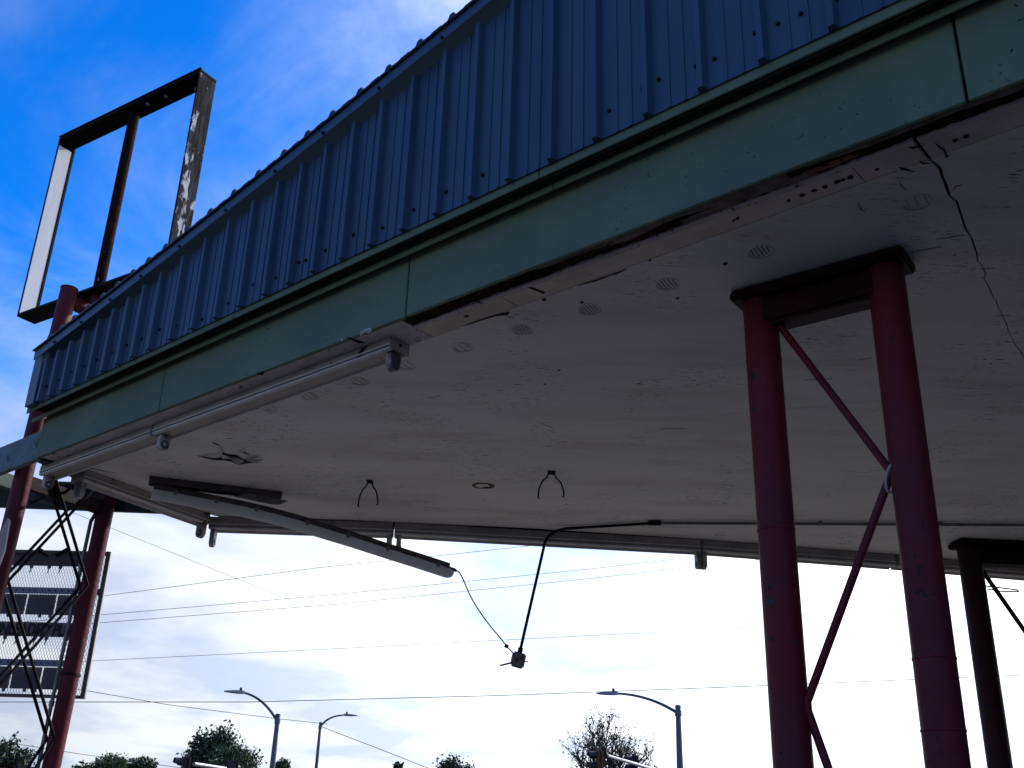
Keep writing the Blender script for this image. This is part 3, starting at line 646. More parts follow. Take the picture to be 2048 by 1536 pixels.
# mounting channel left on the soffit, bent open at its end
mb = MB(); prof = [(-0.05, 0.0), (-0.05, -0.055), (-0.043, -0.055), (-0.043, -0.008), (0.043, -0.008), (0.043, -0.055), (0.05, -0.055), (0.05, 0.0)]
mb.loft([[C0 + cd * a + cn * s + np.array([0, 0, 0.029 + z - drop]) for s, z in prof] for a, drop in ((0, 0.0), (cl * 0.6, 0.0), (cl * 0.98, 0.004))]).build('mounting_channel', HOUS, fx)
MB().prism([C0 + cd * (cl * 0.72) + cn * 0.052 + np.array([0, 0, -0.02]), C0 + cd * (cl * 1.03) + cn * 0.056 + np.array([0, 0, -0.045]), C0 + cd * (cl * 0.97) + cn * 0.058 + np.array([0, 0, -0.085]), C0 + cd * (cl * 0.9) + cn * 0.058 + np.array([0, 0, -0.09]), C0 + cd * (cl * 0.62) + cn * 0.054 + np.array([0, 0, -0.06])], cn * 0.003).build('bent_flange', GALV, fx)
# body path
body = []
A0 = C0 + np.array([0, 0, -0.045]); 
def bez(p0, p1, p2, u): return (1 - u) ** 2 * p0 + 2 * u * (1 - u) * p1 + u * u * p2
path = [onwall(x, y, C0 + cn * 0.05, C1 + cn * 0.05) - cn * 0.05 for x, y in ((306, 978), (370, 990), (430, 1002), (490, 1014), (545, 1027), (590, 1039), (625, 1050), (660, 1061), (700, 1073), (780, 1099), (840, 1118), (898, 1137))]
tip = path[-1]; mid = path[-4]
def along(prof, pts, name, m, smooth=True, ends=True):
    rings = []
    for i, p in enumerate(pts):
        t = pts[min(i + 1, len(pts) - 1)] - pts[max(i - 1, 0)]; t /= np.linalg.norm(t); up = np.cross(cn, t); up = up if up[2] > 0 else -up
        rings.append([p + cn * s + up * z for s, z in prof])
    return MB().loft(rings).build(name, m, fx, smooth=smooth)
lensprof = [(0.058 * math.cos(a), -0.016 + 0.052 * math.sin(a)) for a in np.linspace(math.pi, 2 * math.pi, 11)] + [(0.058, 0.0), (-0.058, 0.0)]
along(lensprof, path, 'lens', LENS)
along([(-0.062, 0.001), (0.062, 0.001), (0.062, 0.020), (0.045, 0.048), (-0.045, 0.048), (-0.062, 0.020)], path, 'housing', HOUS, False)
tdir = (tip - mid) / np.linalg.norm(tip - mid); tup = np.cross(cn, tdir); tup = tup if tup[2] > 0 else -tup
rings = []
for k, (a, sc) in enumerate(((0.0, 1.0), (0.02, 0.95), (0.045, 0.75), (0.055, 0.5))):
    rings.append([tip + tdir * a + cn * s * sc + tup * (-0.01 + (z + 0.01) * sc) for s, z in lensprof])
MB().loft(rings).build('end_bulb', LENS, fx, smooth=True)
seglen = [np.linalg.norm(path[i + 1] - path[i]) for i in range(len(path) - 1)]; tot = sum(seglen)
def at_len(d):
    for i, sl in enumerate(seglen):
        if d <= sl: return path[i] + (path[i + 1] - path[i]) * d / sl, (path[i + 1] - path[i]) / sl
        d -= sl
    return path[-1], tdir
for fr in (0.07, 0.20, 0.33, 0.50, 0.64, 0.78, 0.96):
    p, t = at_len(tot * fr); up = np.cross(cn, t); up = up if up[2] > 0 else -up
    MB().obox(p + cn * 0.065 + up * 0.002, t * 0.014, cn * 0.004, up * 0.020).obox(p + cn * 0.055 + up * 0.034, t * 0.012, cn * 0.012, up * 0.004).build('clip', GALV, fx, bevel=0.002)
gl = tip + tdir * 0.05 + tup * 0.016
MB().tube([gl - tdir * 0.05, gl + tdir * 0.01, gl + tdir * 0.03], [0.016, 0.016, 0.008], 10).build('cord_grip', BLACK, fx, smooth=True)

# ------------------------------------------------------------------ conduit with hanging box
cu = thing('conduit_run', 'dark conduit along the soffit bending down to a hanging grey box', 'conduit', tuple(onz(1310, 1047, H)))
zc_ = H - 0.022
k0, k1, k2 = onz(2048, 1050, zc_), onz(1310, 1046, zc_), onz(1150, 1056, zc_)
k00 = k0 + (k0 - k1) / np.linalg.norm(k0 - k1) * 4.0
bx = far(1040, 1303, 8.98); kb = onz(1094, 1080, H - 0.13)
kb = far(1090, 1084, 8.99)
pts = [k00, k0, k1]
bend = [bez(k2, np.array([kb[0] + 0.045, kb[1] - 0.02, zc_ - 0.005]), kb, u) for u in np.linspace(0, 1, 10)]
MB().tube([k00, k0, k1], 0.0135, 10).build('straight_pipe', GALV, cu, smooth=True)
MB().tube([k1, k1 + (k2 - k1) * 0.5] + bend + [bx], 0.0130, 10).build('hanging_pipe', BLACK, cu, smooth=True)
kd = (k0 - k1) / np.linalg.norm(k0 - k1)
MB().tube([k1 - kd * 0.06, k1 + kd * 0.05], 0.022, 10).build('coupling', BLACK, cu, smooth=True)
for x in (1560, 1640, 1880):
    pxy = onz(x, np.interp(x, [1310, 2048], [1046, 1050]), zc_)
    MB().obox(pxy + np.array([0, 0, 0.004]), kd * 0.012, np.array([-kd[1], kd[0], 0]) * 0.03, (0, 0, 0.0165)).build('strap', GALV, cu, bevel=0.003)
pdir = (bx - bend[-1]) / np.linalg.norm(bx - bend[-1])
MB().tube([bx - pdir * 0.03, bx + pdir * 0.012], 0.022, 10).build('connector', BLACK, cu, smooth=True)
jx = thing('junction_box', 'grey cast junction box hanging open at the end of the bent conduit', 'junction box', tuple(bx + pdir * 0.07))
rt = np.cross(pdir, np.array([0, 1.0, 0])); rt /= np.linalg.norm(rt); fr_ = np.cross(rt, pdir); fr_ = fr_ if fr_[1] < 0 else -fr_
fr_ = fr_ + rt * 0.25; fr_ /= np.linalg.norm(fr_); rt = np.cross(pdir, fr_)
bc = bx + pdir * 0.072
MB().obox(bc, rt * 0.058, fr_ * 0.028, pdir * 0.062).build('box_body', BOXM, jx, bevel=0.014, smooth=True)
MB().obox(bc + fr_ * 0.031, rt * 0.050, fr_ * 0.003, pdir * 0.054).build('cover', BOXM, jx, bevel=0.003)
for a, b in ((-0.02, -0.02), (0.018, 0.008)):
    MB().tube([bc + fr_ * 0.034 + rt * a + pdir * b, bc + fr_ * 0.037 + rt * a + pdir * b], 0.014, 14).build('outlet', SOCK, jx)
for a in (-1, 1): MB().tube([bc + fr_ * 0.034 + rt * 0.03 * a + pdir * 0.03, bc + fr_ * 0.039 + rt * 0.03 * a + pdir * 0.03], 0.006, 8).build('cover_screw', GALV, jx)
lev = [bc + rt * (0.0) + pdir * 0.01, far(1000, 1331, 8.95)]
MB().tube(lev, [0.009, 0.007], 8).build('lever', GALV, jx)
MB().tube([bc, far(1056, 1324, 8.95)], 0.005, 8).build('stub', GALV, jx)
cp = [(908, 1136, 0), (922, 1150, 0.2), (945, 1200, 0.4), (975, 1245, 0.6), (1000, 1275, 0.8), (1013, 1292, 0.9), (1026, 1306, 1.0)]
d0 = math.hypot(gl[0], gl[1]); cpt = [gl + tdir * 0.02] + [far(x, y, d0 + (8.97 - d0) * w) for x, y, w in cp[1:]]
cpt2 = []
for i in range(len(cpt) - 1):
    for u in np.linspace(0, 1, 5)[:-1]:
        p0 = cpt[max(i - 1, 0)]; p1 = cpt[i]; p2 = cpt[i + 1]; p3 = cpt[min(i + 2, len(cpt) - 1)]
        cpt2.append(0.5 * ((2 * p1) + (-p0 + p2) * u + (2 * p0 - 5 * p1 + 4 * p2 - p3) * u * u + (-p0 + 3 * p1 - 3 * p2 + p3) * u ** 3))
cpt2.append(cpt[-1])
cb_ = MB().tube(cpt2, 0.0055, 8).build('cord', BRCORD, fx, smooth=True)
MB().tube([cpt[5] - np.array([0.014, 0, -0.006]), cpt[5] + np.array([0.014, 0, -0.008])], 0.016, 8).build('knot', BLACK, cb_, smooth=True)

# ------------------------------------------------------------------ column frames
def solve_on_line(p, d, z, px, py):
    """point on plan line p + a d whose vertical passes image point (px, py)"""
    best = None
    for a in np.linspace(-0.5, 3.0, 3501):
        q = p + d * a; zz = zat(q, py) if False else None
        r = ray(px, py); # plan ray from the eye
        e = abs(q[0] * r[1] - q[1] * r[0])
        if best is None or e < best[0]: best = (e, q)
    return best[1]
def column_frame(c0, c3, rad, pxL, pxR, label, cat, width_off, zz_l, rope=False, rodr=0.018, mats=(RED, DRED)):
    ub = (c3 - c0) / np.linalg.norm(c3 - c0); nb = np.array([-ub[1], ub[0]]); nb = nb if nb[1] > 0 else -nb
    ctr = c0 + nb * width_off
    L0 = solve_on_line(ctr, ub, None, *pxL); R0 = solve_on_line(ctr, ub, None, *pxR)
    root = thing('column_frame', label, cat, (float((L0[0] + R0[0]) / 2), float((L0[1] + R0[1]) / 2), 0), 'red pipe column pairs under the canopy')
    ZB_ = H - 0.055
    for q in (L0, R0):
        MB().tube([(q[0], q[1], z) for z in np.linspace(0.0, ZB_ - 0.001, 14)], rad, 28).build('post', mats[0], root, smooth=True)
        MB().tube([(q[0], q[1], 0.02), (q[0], q[1], 0.05)], rad + 0.08, 24).build('base_plate', mats[1], root)
    m = (L0 + R0) / 2; hl = np.linalg.norm(R0 - L0) / 2 + rad
    MB().obox((m[0], m[1], H - 0.029), (*(ub * (hl + 0.030)), 0), (*(nb * (rad + 0.028)), 0), (0, 0, 0.027)).build('cap_plate', mats[1], root, bevel=0.012)
    MB().obox((m[0], m[1], ZB_ - 0.076), (*(ub * (hl - rad * 0.55)), 0), (*(nb * rad * 0.86), 0), (0, 0, 0.075)).build('head_beam', mats[1], root, bevel=0.02, smooth=True)
    zs = zz_l; side = [L0 + ub * rad * 0.9, R0 - ub * rad * 0.95]
    nodes = []
    for i, z in enumerate(zs): s = side[i % 2]; nodes.append(np.array([s[0], s[1], z]))
    for a, b in zip(nodes[:-1], nodes[1:]):
        MB().tube([a, b], rodr, 10).build('brace_rod', mats[0], root, smooth=True)
    for a in nodes[1:]:
        MB().tube([a + np.array([0, 0, -0.03]), a + np.array([0, 0, 0.03])], rodr * 1.35, 10).build('weld', mats[0], root, smooth=True)
    return root, L0, R0, nodes
c0, c3 = gz(1475, 578), gz(1790, 490)
ub = (c3 - c0) / np.linalg.norm(c3 - c0)
# brace heights read off the posts
nbt = np.array([-ub[1], ub[0]]); nbt = nbt if nbt[1] > 0 else -nbt
Lq = solve_on_line(c0 + nbt * 0.105, ub, None, 1548, 1000); Rq = solve_on_line(c0 + nbt * 0.105, ub, None, 1828, 1000)
zs = [zat(Lq + ub * 0.075, 640), zat(Rq - ub * 0.08, 945), zat(Lq + ub * 0.075, 1410), 0.55]
root, L0, R0, nodes = column_frame(c0, c3, 0.083, (1548, 1000), (1828, 1000), 'large dark red pipe column pair with zigzag brace in the right foreground', 'column', 0.105, zs)
def ring_at(q, z, rad, par): MB().tube([(q[0], q[1], z - 0.008), (q[0], q[1], z - 0.003), (q[0], q[1], z + 0.003), (q[0], q[1], z + 0.008)], [rad - 0.001, rad + 0.0028, rad + 0.0028, rad - 0.001], 28).build('weld_bead', RED, par, smooth=True)
for q, y in ((L0, 722), (L0, 1062), (R0, 1318), (R0, 1462)): ring_at(q, zat(q, y), 0.083, root)
def bare_patch(q, rad, px, py, w, h, par, m):
    """flaked spot wrapped on the post's surface"""
    r = ray(px, py)[:2]; r = r / np.linalg.norm(r); f_ = -r; z0 = None
    lat = q[0] * r[1] - q[1] * r[0]; a0 = math.asin(max(-0.95, min(0.95, lat / rad))); base = math.atan2(f_[1], f_[0]); az = base - a0
    z0 = zat(q + rad * np.array([math.cos(az), math.sin(az)]), py); vs = []
    n = 12
    for k in range(n):
        an = 2 * math.pi * k / n; jt = 0.72 + 0.5 * rng.random(); aa = az + w * math.cos(an) * jt / rad; zz = z0 + h * math.sin(an) * jt
        vs.append((q[0] + (rad + 0.0012) * math.cos(aa), q[1] + (rad + 0.0012) * math.sin(aa), zz))
    vs.append((q[0] + (rad + 0.0014) * math.cos(az), q[1] + (rad + 0.0014) * math.sin(az), z0))
    MB().add(vs, [(k, (k + 1) % n, n) for k in range(n)]).build('bare_patch', m, par)
BARE = mat('bare_steel_patch', (0.012, 0.016, 0.018), 0.7, var=0.5, vscale=30, vcol=(0.03, 0.05, 0.05))
for x, y, w, h in ((1537, 1172, 0.011, 0.020), (1540, 1200, 0.020, 0.024), (1544, 1278, 0.009, 0.012), (1566, 1516, 0.005, 0.008), (1568, 1445, 0.004, 0.004), (1500, 686, 0.006, 0.010), (1593, 1285, 0.006, 0.014)):
    bare_patch(L0, 0.083, x, y, w, h, root, BARE)
for x, y, w, h in ((1835, 1300, 0.010, 0.004), (1850, 1320, 0.012, 0.003), (1858, 1298, 0.010, 0.003), (1875, 1475, 0.003, 0.016), (1800, 850, 0.003, 0.006), (1905, 1430, 0.006, 0.003)):
    bare_patch(R0, 0.083, x, y, w, h, root, BARE)
# white rope looped round the near brace
n1 = nodes[1]
rp = [n1 + np.array([-0.012 + 0.030 * math.cos(a), -0.03 - 0.02 * math.sin(a), -0.035 + 0.055 * math.sin(a) + 0.02 * math.cos(a)]) for a in np.linspace(0, 2 * math.pi, 20)]
rope = thing('rope_scrap', 'pale rope scrap looped round the brace joint of the near column pair', 'rope', tuple(n1))
MB().tube(rp, 0.006, 8).build('loop', ROPE, rope, smooth=True)
MB().tube([n1 + np.array([0.0, -0.03, -0.02]), n1 + np.array([0.012, -0.045, -0.14]), n1 + np.array([0.006, -0.04, -0.30]), n1 + np.array([0.004, -0.04, -0.50])], [0.005, 0.006, 0.004, 0.003], 8).build('tail', ROPE, rope, smooth=True)
# second frame, farther back
d0_, d3_ = gz(1916, 1074), gz(2048, 1080)
ud = (d3_ - d0_) / np.linalg.norm(d3_ - d0_)
nd = np.array([-ud[1], ud[0]]); nd = nd if nd[1] > 0 else -nd
L2 = solve_on_line(d0_ + nd * 0.13, ud, None, 1959, 1250)
R2px = proj([*(L2 + ud * 1.05), 3.0])
z2 = [zat(L2 + ud * 0.09, 1113), zat(L2 + ud * 1.0, 1400), zat(L2, 1900)]
z2 = [H - 0.24, 2.35, 0.9]
root2, L2, R2, nd2 = column_frame(d0_, d3_, 0.098, (1959, 1250), R2px, 'rear dark pipe column pair at the right edge of the photo', 'column', 0.13, z2, rodr=0.020, mats=(mat('rear_dark_red', (0.030, 0.008, 0.012), 0.6, spec=0.2, var=0.4, vscale=3, bump=0.3, bscale=20), mat('rear_near_black', (0.010, 0.006, 0.007), 0.7, spec=0.1)))  # rear pair coloured far darker than the near pair
cr = [far(1972, 1172, np.hypot(*L2) - 0.05), far(2005, 1176, np.hypot(*L2) - 0.15), far(2036, 1180, np.hypot(*L2) - 0.22), far(2038, 1183, np.hypot(*L2) - 0.24), far(2005, 1183, np.hypot(*L2) - 0.16), far(1975, 1178, np.hypot(*L2) - 0.06)]
wl = thing('wire_loop', 'thin dark wire loop sticking out from the rear column', 'wire', tuple(cr[0]))
MB().tube(cr, 0.006, 8).build('loop', BLACK, wl, smooth=True)

# ------------------------------------------------------------------ sign tower
A = onz(47, 953, H)[:2]; B = onz(213, 1010, H)[:2]
zA = zat(A, 578)
tower = thing('sign_tower', 'dark red two-post pipe tower with crossed rods at the narrow end of the canopy', 'tower', (A[0], A[1], 0))
r_p = 0.070
def lean(z): return np.array([0.022 * (z - H), 0.0])
def PA(z): q = A + lean(z); return np.array([q[0], q[1], z])
def PB(z): q = B + lean(z) * 1.05; return np.array([q[0], q[1], z])
MB().tube([PA(z) for z in np.linspace(0, zA, 12)], r_p, 24).build('post', RED, tower, smooth=True)
MB().tube([PB(z) for z in np.linspace(0, zA - 0.1, 12)], r_p, 24).build('post', RED, tower, smooth=True)
for z in (2.68, ): MB().tube([PB(z - 0.012), PB(z + 0.012)], r_p + 0.006, 24).build('joint_band', DRED, tower, smooth=True)
MB().tube([PA(zA - 0.10), PB(zA - 0.10)], 0.062, 20).build('top_pipe', RED, tower, smooth=True)
MB().tube([PA(zA), PA(zA + 0.006)], r_p + 0.004, 24).build('cap', DRED, tower)
dAB = (B - A) / np.linalg.norm(B - A); nAB = np.array([-dAB[1], dAB[0]]); nAB = nAB if nAB @ A < 0 else -nAB
mAB = (A + B) / 2; hAB = (B - A) / 2
MB().obox((mAB[0], mAB[1], H - 0.04), (*(hAB * 0.98), 0), (*(nAB * 0.035), 0), (0, 0, 0.055))  .build('cross_beam', DRED, tower, bevel=0.004)
# two zigzag lacings, each a pair of rods on either face
def lace(zs, startB, face):
    for i in range(len(zs) - 1):
        p = (PB if (i % 2 == 0) == startB else PA); q = (PA if (i % 2 == 0) == startB else PB)
        sgn = dAB * r_p * 0.8
        a = p(zs[i]); b = q(zs[i + 1])
        o = np.array([*(nAB * face), 0])
        ain = np.array([*(-sgn if p is PB else sgn), 0]); bin_ = np.array([*(-sgn if q is PB else sgn), 0])
        MB().tube([a + ain + o, b + bin_ + o], 0.0128, 8).build('lacing_rod', BLACK, tower, smooth=True)
zB = [zat(B, 1175), zat(B, 1480)]; zAa = [zat(A, 1160), zat(A, 1420)]
step = zB[0] - zB[1]
zl1 = [H + 0.34, zB[0], zAa[1], zB[0] - 2 * step, zB[0] - 3 * step]
zl2 = [H + 0.30, zAa[0], zB[1], zAa[0] - 2 * step, zAa[0] - 3 * step]
for f_ in (-0.045, 0.045):
    lace([max(z, 0.05) for z in zl1], False, f_ + 0.004); lace([max(z, 0.05) for z in zl2], True, f_ - 0.004)
# conduit down the right post
cq = [far(252, 968, 9.5), far(236, 977, 9.45), far(215, 988, 9.4)]
dn = np.array([-0.085, -0.045, 0])
cpath = [cq[0], cq[1], cq[2], PB(H - 0.16) + dn] + [PB(z) + dn for z in (3.7, 3.2, 2.6, 1.8, 0.8, 0.05)]
tcn = thing('tower_conduit', 'grey conduit bending from the canopy down the right tower post', 'conduit', tuple(PB(0) + dn))
MB().tube(cpath, 0.016, 10).build('pipe', GALV, tcn, smooth=True)
for z in (3.55, 2.45): MB().tube([PB(z - 0.02) + dn, PB(z + 0.02) + dn], 0.021, 10).build('coupling', GALV, tcn, smooth=True)
c2p = [onz(160, 960, H - 0.03), onz(130, 985, H - 0.06), onz(100, 990, H - 0.05), onz(62, 1005, H - 0.08)]
MB().tube(c2p, 0.014, 8).build('loose_cable', BLACK, tcn, smooth=True)
# pale board fixed to the left post
pb = far(6, 1060, 8.3)
tp = thing('pale_plate', 'pale tilted plate edge beside the left tower post', 'plate', tuple(pb))
pw = [far(-30, 1120, 8.2), far(15, 1036, 8.3), far(18, 1040, 8.3), far(8, 1100, 8.3), far(-30, 1200, 8.2)]
MB().prism(pw, (0.0, 0.03, 0)).build('board', mat('pale_board', (0.45, 0.47, 0.50), 0.6, var=0.2), tp)

# ------------------------------------------------------------------ empty sign cabinet on the tower
zF = zA - 0.005
BL = onz(33, 633, zF); zT = zat(BL, 275); TRp = onz(402, 137, zT)
fdv = (TRp - BL); fdv[2] = 0; FW = np.linalg.norm(fdv); fdv /= FW; fdp = np.array([-fdv[1], fdv[0], 0]); fdp = fdp if fdp[1] > 0 else -fdp
sg = thing('sign_cabinet', 'empty rectangular sign cabinet frame standing against the blue sky', 'sign frame', (BL[0], BL[1], zF))
DP = 0.185; TH = 0.03
def FP(a, d, z): return np.array([BL[0], BL[1], 0]) + fdv * a + fdp * d + np.array([0, 0, z])
shx = proj(FP(0, 0, zT))
def member(a0, a1, z0, z1, name, m, d0=0.0, d1=DP, bev=0.003):
    lo = FP(a0, d0, z0); hi = FP(a1, d1, z1); c = (lo + hi) / 2
    return MB().obox(c, fdv * (a1 - a0) / 2, fdp * (d1 - d0) / 2, (0, 0, (z1 - z0) / 2)).build(name, m, sg, bevel=bev)
sk = 0.028                                     # the cabinet leans very slightly, as in the photograph
member(0.0, FW, zT - TH, zT, 'top_rail', BRONZE); member(0.0, FW, zF, zF + TH, 'bottom_rail', BRONZE)
lm = member(0.0, 0.012, zF + TH + 0.001, zT - TH - 0.001, 'left_side', BRONZE)
member(0.0125, 0.020, zF + TH + 0.002, zT - TH - 0.06, 'left_lining', WHITEF, 0.006, DP - 0.035)
member(FW - 0.022, FW - 0.002, zF + TH + 0.001, zT - TH - 0.001, 'right_side', WEATH)
for d in (0.045, 0.075, 0.12, 0.15): member(0.03, FW - 0.03, zT - TH - 0.012, zT - TH - 0.0005, 'rail_rib', BRONZE, d, d + 0.010, 0.0)
member(0.001, 0.024, zF + TH + 0.001, zT - TH - 0.001, 'retainer', BRONZE, DP - 0.030, DP - 0.004)
member(0.0, FW, zT + 0.001, zT + 0.014, 'top_lip', BRONZE, -0.008, 0.012)
# centre pipe
am = FW * 0.50
mp = FP(am, DP * 0.55, 0)
MB().tube([mp + np.array([0, 0, z]) for z in np.linspace(zF + TH, zT - TH, 8)], 0.048, 18).build('centre_pipe', RUST, sg, smooth=True)
MB().tube([mp + np.array([0, 0, zF - 0.10]), mp + np.array([0, 0, zF - 0.0005])], 0.048, 18).build('pipe_foot', RED, sg, smooth=True)
for a, d in ((0.62, 0.3), (0.74, 0.35), (0.9, 0.7)):
    q = FP(FW * a, DP * d, zT - TH - 0.008); MB().tube([q, q + np.array([0, 0, -0.02])], 0.018, 10).build('bolt', GALV, sg)
for a, d in ((0.45, 0.85), (0.30, 0.9), (0.6, 0.5)):
    q = FP(FW * a, DP * d, zF); MB().tube([q, q + np.array([0, 0, -0.012])], 0.012, 8).build('bolt', GALV, sg)

# ------------------------------------------------------------------ price sign of expanded metal
Dp = 9.8
r_ = ray(193, 1250); Pq = r_[:2] * Dp / math.hypot(r_[0], r_[1])
pzt, pzb = zat(Pq, 1103), zat(Pq, 1397)
Lp = onz(35, 1099, pzt)[:2]; pd = (Lp - Pq); pd /= np.linalg.norm(pd); pn = np.array([-pd[1], pd[0]]); pn = pn if pn[1] > 0 else -pn
PWD = 1.75
ps = thing('price_sign', 'expanded-metal fuel price sign behind the tower posts reading UNLEADED PLUS', 'sign', (Pq[0], Pq[1], pzb))
def SPt(a, d, z): q = Pq + pd * a + pn * d; return np.array([q[0], q[1], z])     # a leftwards from the right edge, d away
pd3 = np.array([*pd, 0]); pn3 = np.array([*pn, 0])
def sbox(a0, a1, d0, d1, z0, z1, name, m, bev=0.0, par=None):
    return MB().obox((SPt(a0, d0, z0) + SPt(a1, d1, z1)) / 2, pd3 * (a1 - a0) / 2, pn3 * (d1 - d0) / 2, (0, 0, (z1 - z0) / 2)).build(name, m, par or ps, bevel=bev)
sbox(0, 0.030, 0.0, 0.05, pzb, pzt, 'side_frame', SIGNF, 0.002); sbox(-0.010, -0.001, 0.002, 0.035, pzb, pzt, 'edge_face', SIGNE, 0.002)
sbox(PWD - 0.03, PWD, 0.0, 0.05, pzb, pzt, 'side_frame', SIGNF, 0.002)
sbox(0.0305, PWD - 0.0305, 0.0, 0.05, pzt - 0.03, pzt, 'top_frame', SIGNF, 0.002); sbox(0.0305, PWD - 0.0305, 0.0, 0.05, pzb, pzb + 0.025, 'bottom_frame', SIGNF, 0.002)
def pz(y): return zat(Pq, y)
# horizontal members
for ya, yb, nm, m, d0, d1 in ((1178, 1190, 'price_rail', RAIL, -0.012, 0.01), (1322, 1335, 'price_rail', RAIL, -0.012, 0.01)):
    rl = sbox(0.11, PWD - 0.04, d0, d1, pz(yb), pz(ya), nm, m, 0.002)
    for k in np.arange(0.18, PWD - 0.1, 0.115):
        zc2 = (pz(ya) + pz(yb)) / 2
        for kk in (0.0, 0.055 if int(k * 100) % 2 else 0.07):
            q = SPt(k + kk, d0 - 0.0005, zc2); MB().tube([q, q + np.array([*(-pn * 0.003), 0])], 0.007, 8).build('rivet', BLACK, rl)
sbox(0.031, 0.10, -0.005, 0.03, pz(1190), pz(1178), 'cross_stub', SIGNF)
sbox(0.085, PWD - 0.04, 0.022, 0.034, pz(1133), pzt - 0.031, 'price_panel', PANEL, 0.001)
def panel_row(ya, yb, gaps):
    e = [0.11] + gaps + [PWD - 0.04]
    for a, b in zip(e[:-1], e[1:]): sbox(a + 0.008, b - 0.006, 0.022, 0.034, pz(yb), pz(ya), 'price_panel', PANEL, 0.001)
panel_row(1190.5, 1231, [0.165, 0.40, 0.66, 0.90, 1.2, 1.45]); panel_row(1336, 1380, [0.165, 0.40, 0.66, 0.90, 1.2, 1.45])
name_panel = sbox(0.10, PWD - 0.04, 0.022, 0.034, pz(1275), pz(1246), 'name_panel', mat('name_panel_grey', (0.32, 0.29, 0.29), 0.6, var=0.2, vscale=6), 0.001)
# hanger clips below the panel rows
for yrow in (1132, 1275):
    for a in (0.17, 0.24, 0.42, 0.52, 0.68, 0.78, 0.95, 1.05, 1.3, 1.4):
        z = pz(yrow); q = SPt(a, 0.015, z - 0.018)
        MB().prism([q + pd3 * x + np.array([0, 0, zz]) for x, zz in ((-0.018, 0.016), (0.018, 0.016), (0.016, -0.006), (0.006, -0.018), (0.010, -0.052), (0.002, -0.052), (-0.004, -0.018), (-0.015, -0.006))], pn3 * 0.004).build('hanger_clip', RAIL, ps)
for yrow in (1231, 1380):
    for a in (0.19, 0.26, 0.43, 0.52, 0.70, 0.80, 1.0):
        q = SPt(a, 0.02, pz(yrow) - 0.012); MB().tube([q, q + pn3 * 0.004], 0.016, 10).build('hanger_clip', RAIL, ps)
# letters
cu_ = bpy.data.curves.new('price_letters', 'FONT'); cu_.body = 'UNLEADED PLUS'; cu_.size = 0.165; cu_.extrude = 0.002; cu_.offset = 0.006; cu_.shear = 0.12; cu_.space_character = 1.02; cu_.align_x = 'LEFT'
tob = bpy.data.objects.new('tmp_text', cu_); COL.objects.link(tob); dg = bpy.context.evaluated_depsgraph_get()
tme = bpy.data.meshes.new_from_object(tob.evaluated_get(dg)); bpy.data.objects.remove(tob)
wid = max(v.co.x for v in tme.vertices)
zl = pz(1273); x_end = 0.165; sx_ = 0.75 / wid
for v in tme.vertices:
    q = SPt(x_end + 0.75 - v.co.x * sx_, 0.019, zl + v.co.y * 0.90) + pn3 * (-v.co.z); v.co = Vector(q) - Vector(ps.location)
tme.materials.append(LETT); to = bpy.data.objects.new('lettering', tme); COL.objects.link(to); to.parent = name_panel
# the mesh itself
mb = MB(); cwid, chgt = 0.0245, 0.052; st = 0.0024
nx = int((PWD - 0.06) / cwid); nz = int((pzt - pzb - 0.055) / chgt)
for i in range(nx):
    for j in range(nz):
        a = 0.03 + i * cwid; z = pzb + 0.026 + j * chgt
        for (a0, z0, a1, z1) in ((a, z, a + cwid / 2, z + chgt / 2), (a + cwid / 2, z + chgt / 2, a, z + chgt), (a + cwid, z, a + cwid / 2, z + chgt / 2), (a + cwid / 2, z + chgt / 2, a + cwid, z + chgt)):
            p, q = SPt(a0, 0.004, z0), SPt(a1, 0.004, z1); d = (q - p) / np.linalg.norm(q - p); e = np.cross(d, pn3) * st; f_ = pn3 * 0.0022
            mb.add([p - e - f_, p + e + f_, q + e + f_, q - e - f_], [(0, 1, 2, 3)])
mb.build('metal_mesh', MESHM, ps, kind='stuff')
# brackets to the tower
for x, y, x2, y2 in ((78, 1100, 98, 1112), (112, 1112, 138, 1098)):
    a = far(x, y, Dp - 0.08); b = far(x2, y2, Dp - 0.08); MB().tube([a, b], 0.022, 6).build('bracket', BLACK, ps)

# ------------------------------------------------------------------ power lines
def wire(pts, r, label, sag=0.0):
    """pts: (x, y, distance) points the wire passes"""
    ps_ = [far(*p) for p in pts]; root = thing('power_line', label, 'wire', tuple(ps_[0]), 'overhead wires')
    d = (ps_[1] - ps_[0]); e = ps_[-1] - ps_[-2]
    full = [ps_[0] - d * 0.25] + ps_ + [ps_[-1] + e * 0.25]
    fine = []
    for i in range(len(full) - 1):
        L_ = np.linalg.norm(full[i + 1] - full[i])
        for u in np.linspace(0, 1, 9)[:-1]: fine.append(full[i] + (full[i + 1] - full[i]) * u)
    fine.append(full[-1]); MB().tube(fine, r, 6).build('cable', WIRE, root, smooth=True)
wire([(-150, 1236, 26), (205, 1192, 26), (640, 1135, 26), (870, 1112, 26), (1300, 1066, 26)], 0.006, 'topmost thin wire meeting the far canopy edge by the bent conduit')
wire([(-150, 1262, 27), (200, 1230, 27), (680, 1188, 27), (1180, 1138, 27), (1395, 1113, 27), (1700, 1080, 27)], 0.006, 'upper of two close parallel wires below the drooping fixture')
wire([(-150, 1276, 28), (195, 1246, 28), (680, 1208, 28), (1180, 1157, 28), (1530, 1118, 28), (1800, 1090, 28)], 0.006, 'lower of two close parallel wires below the drooping fixture')
wire([(-150, 1338, 30), (180, 1322, 30), (680, 1297, 30), (1180, 1271, 30), (1500, 1256, 30), (2048, 1224, 30), (2400, 1205, 30)], 0.006, 'thin wire passing behind the hanging junction box')
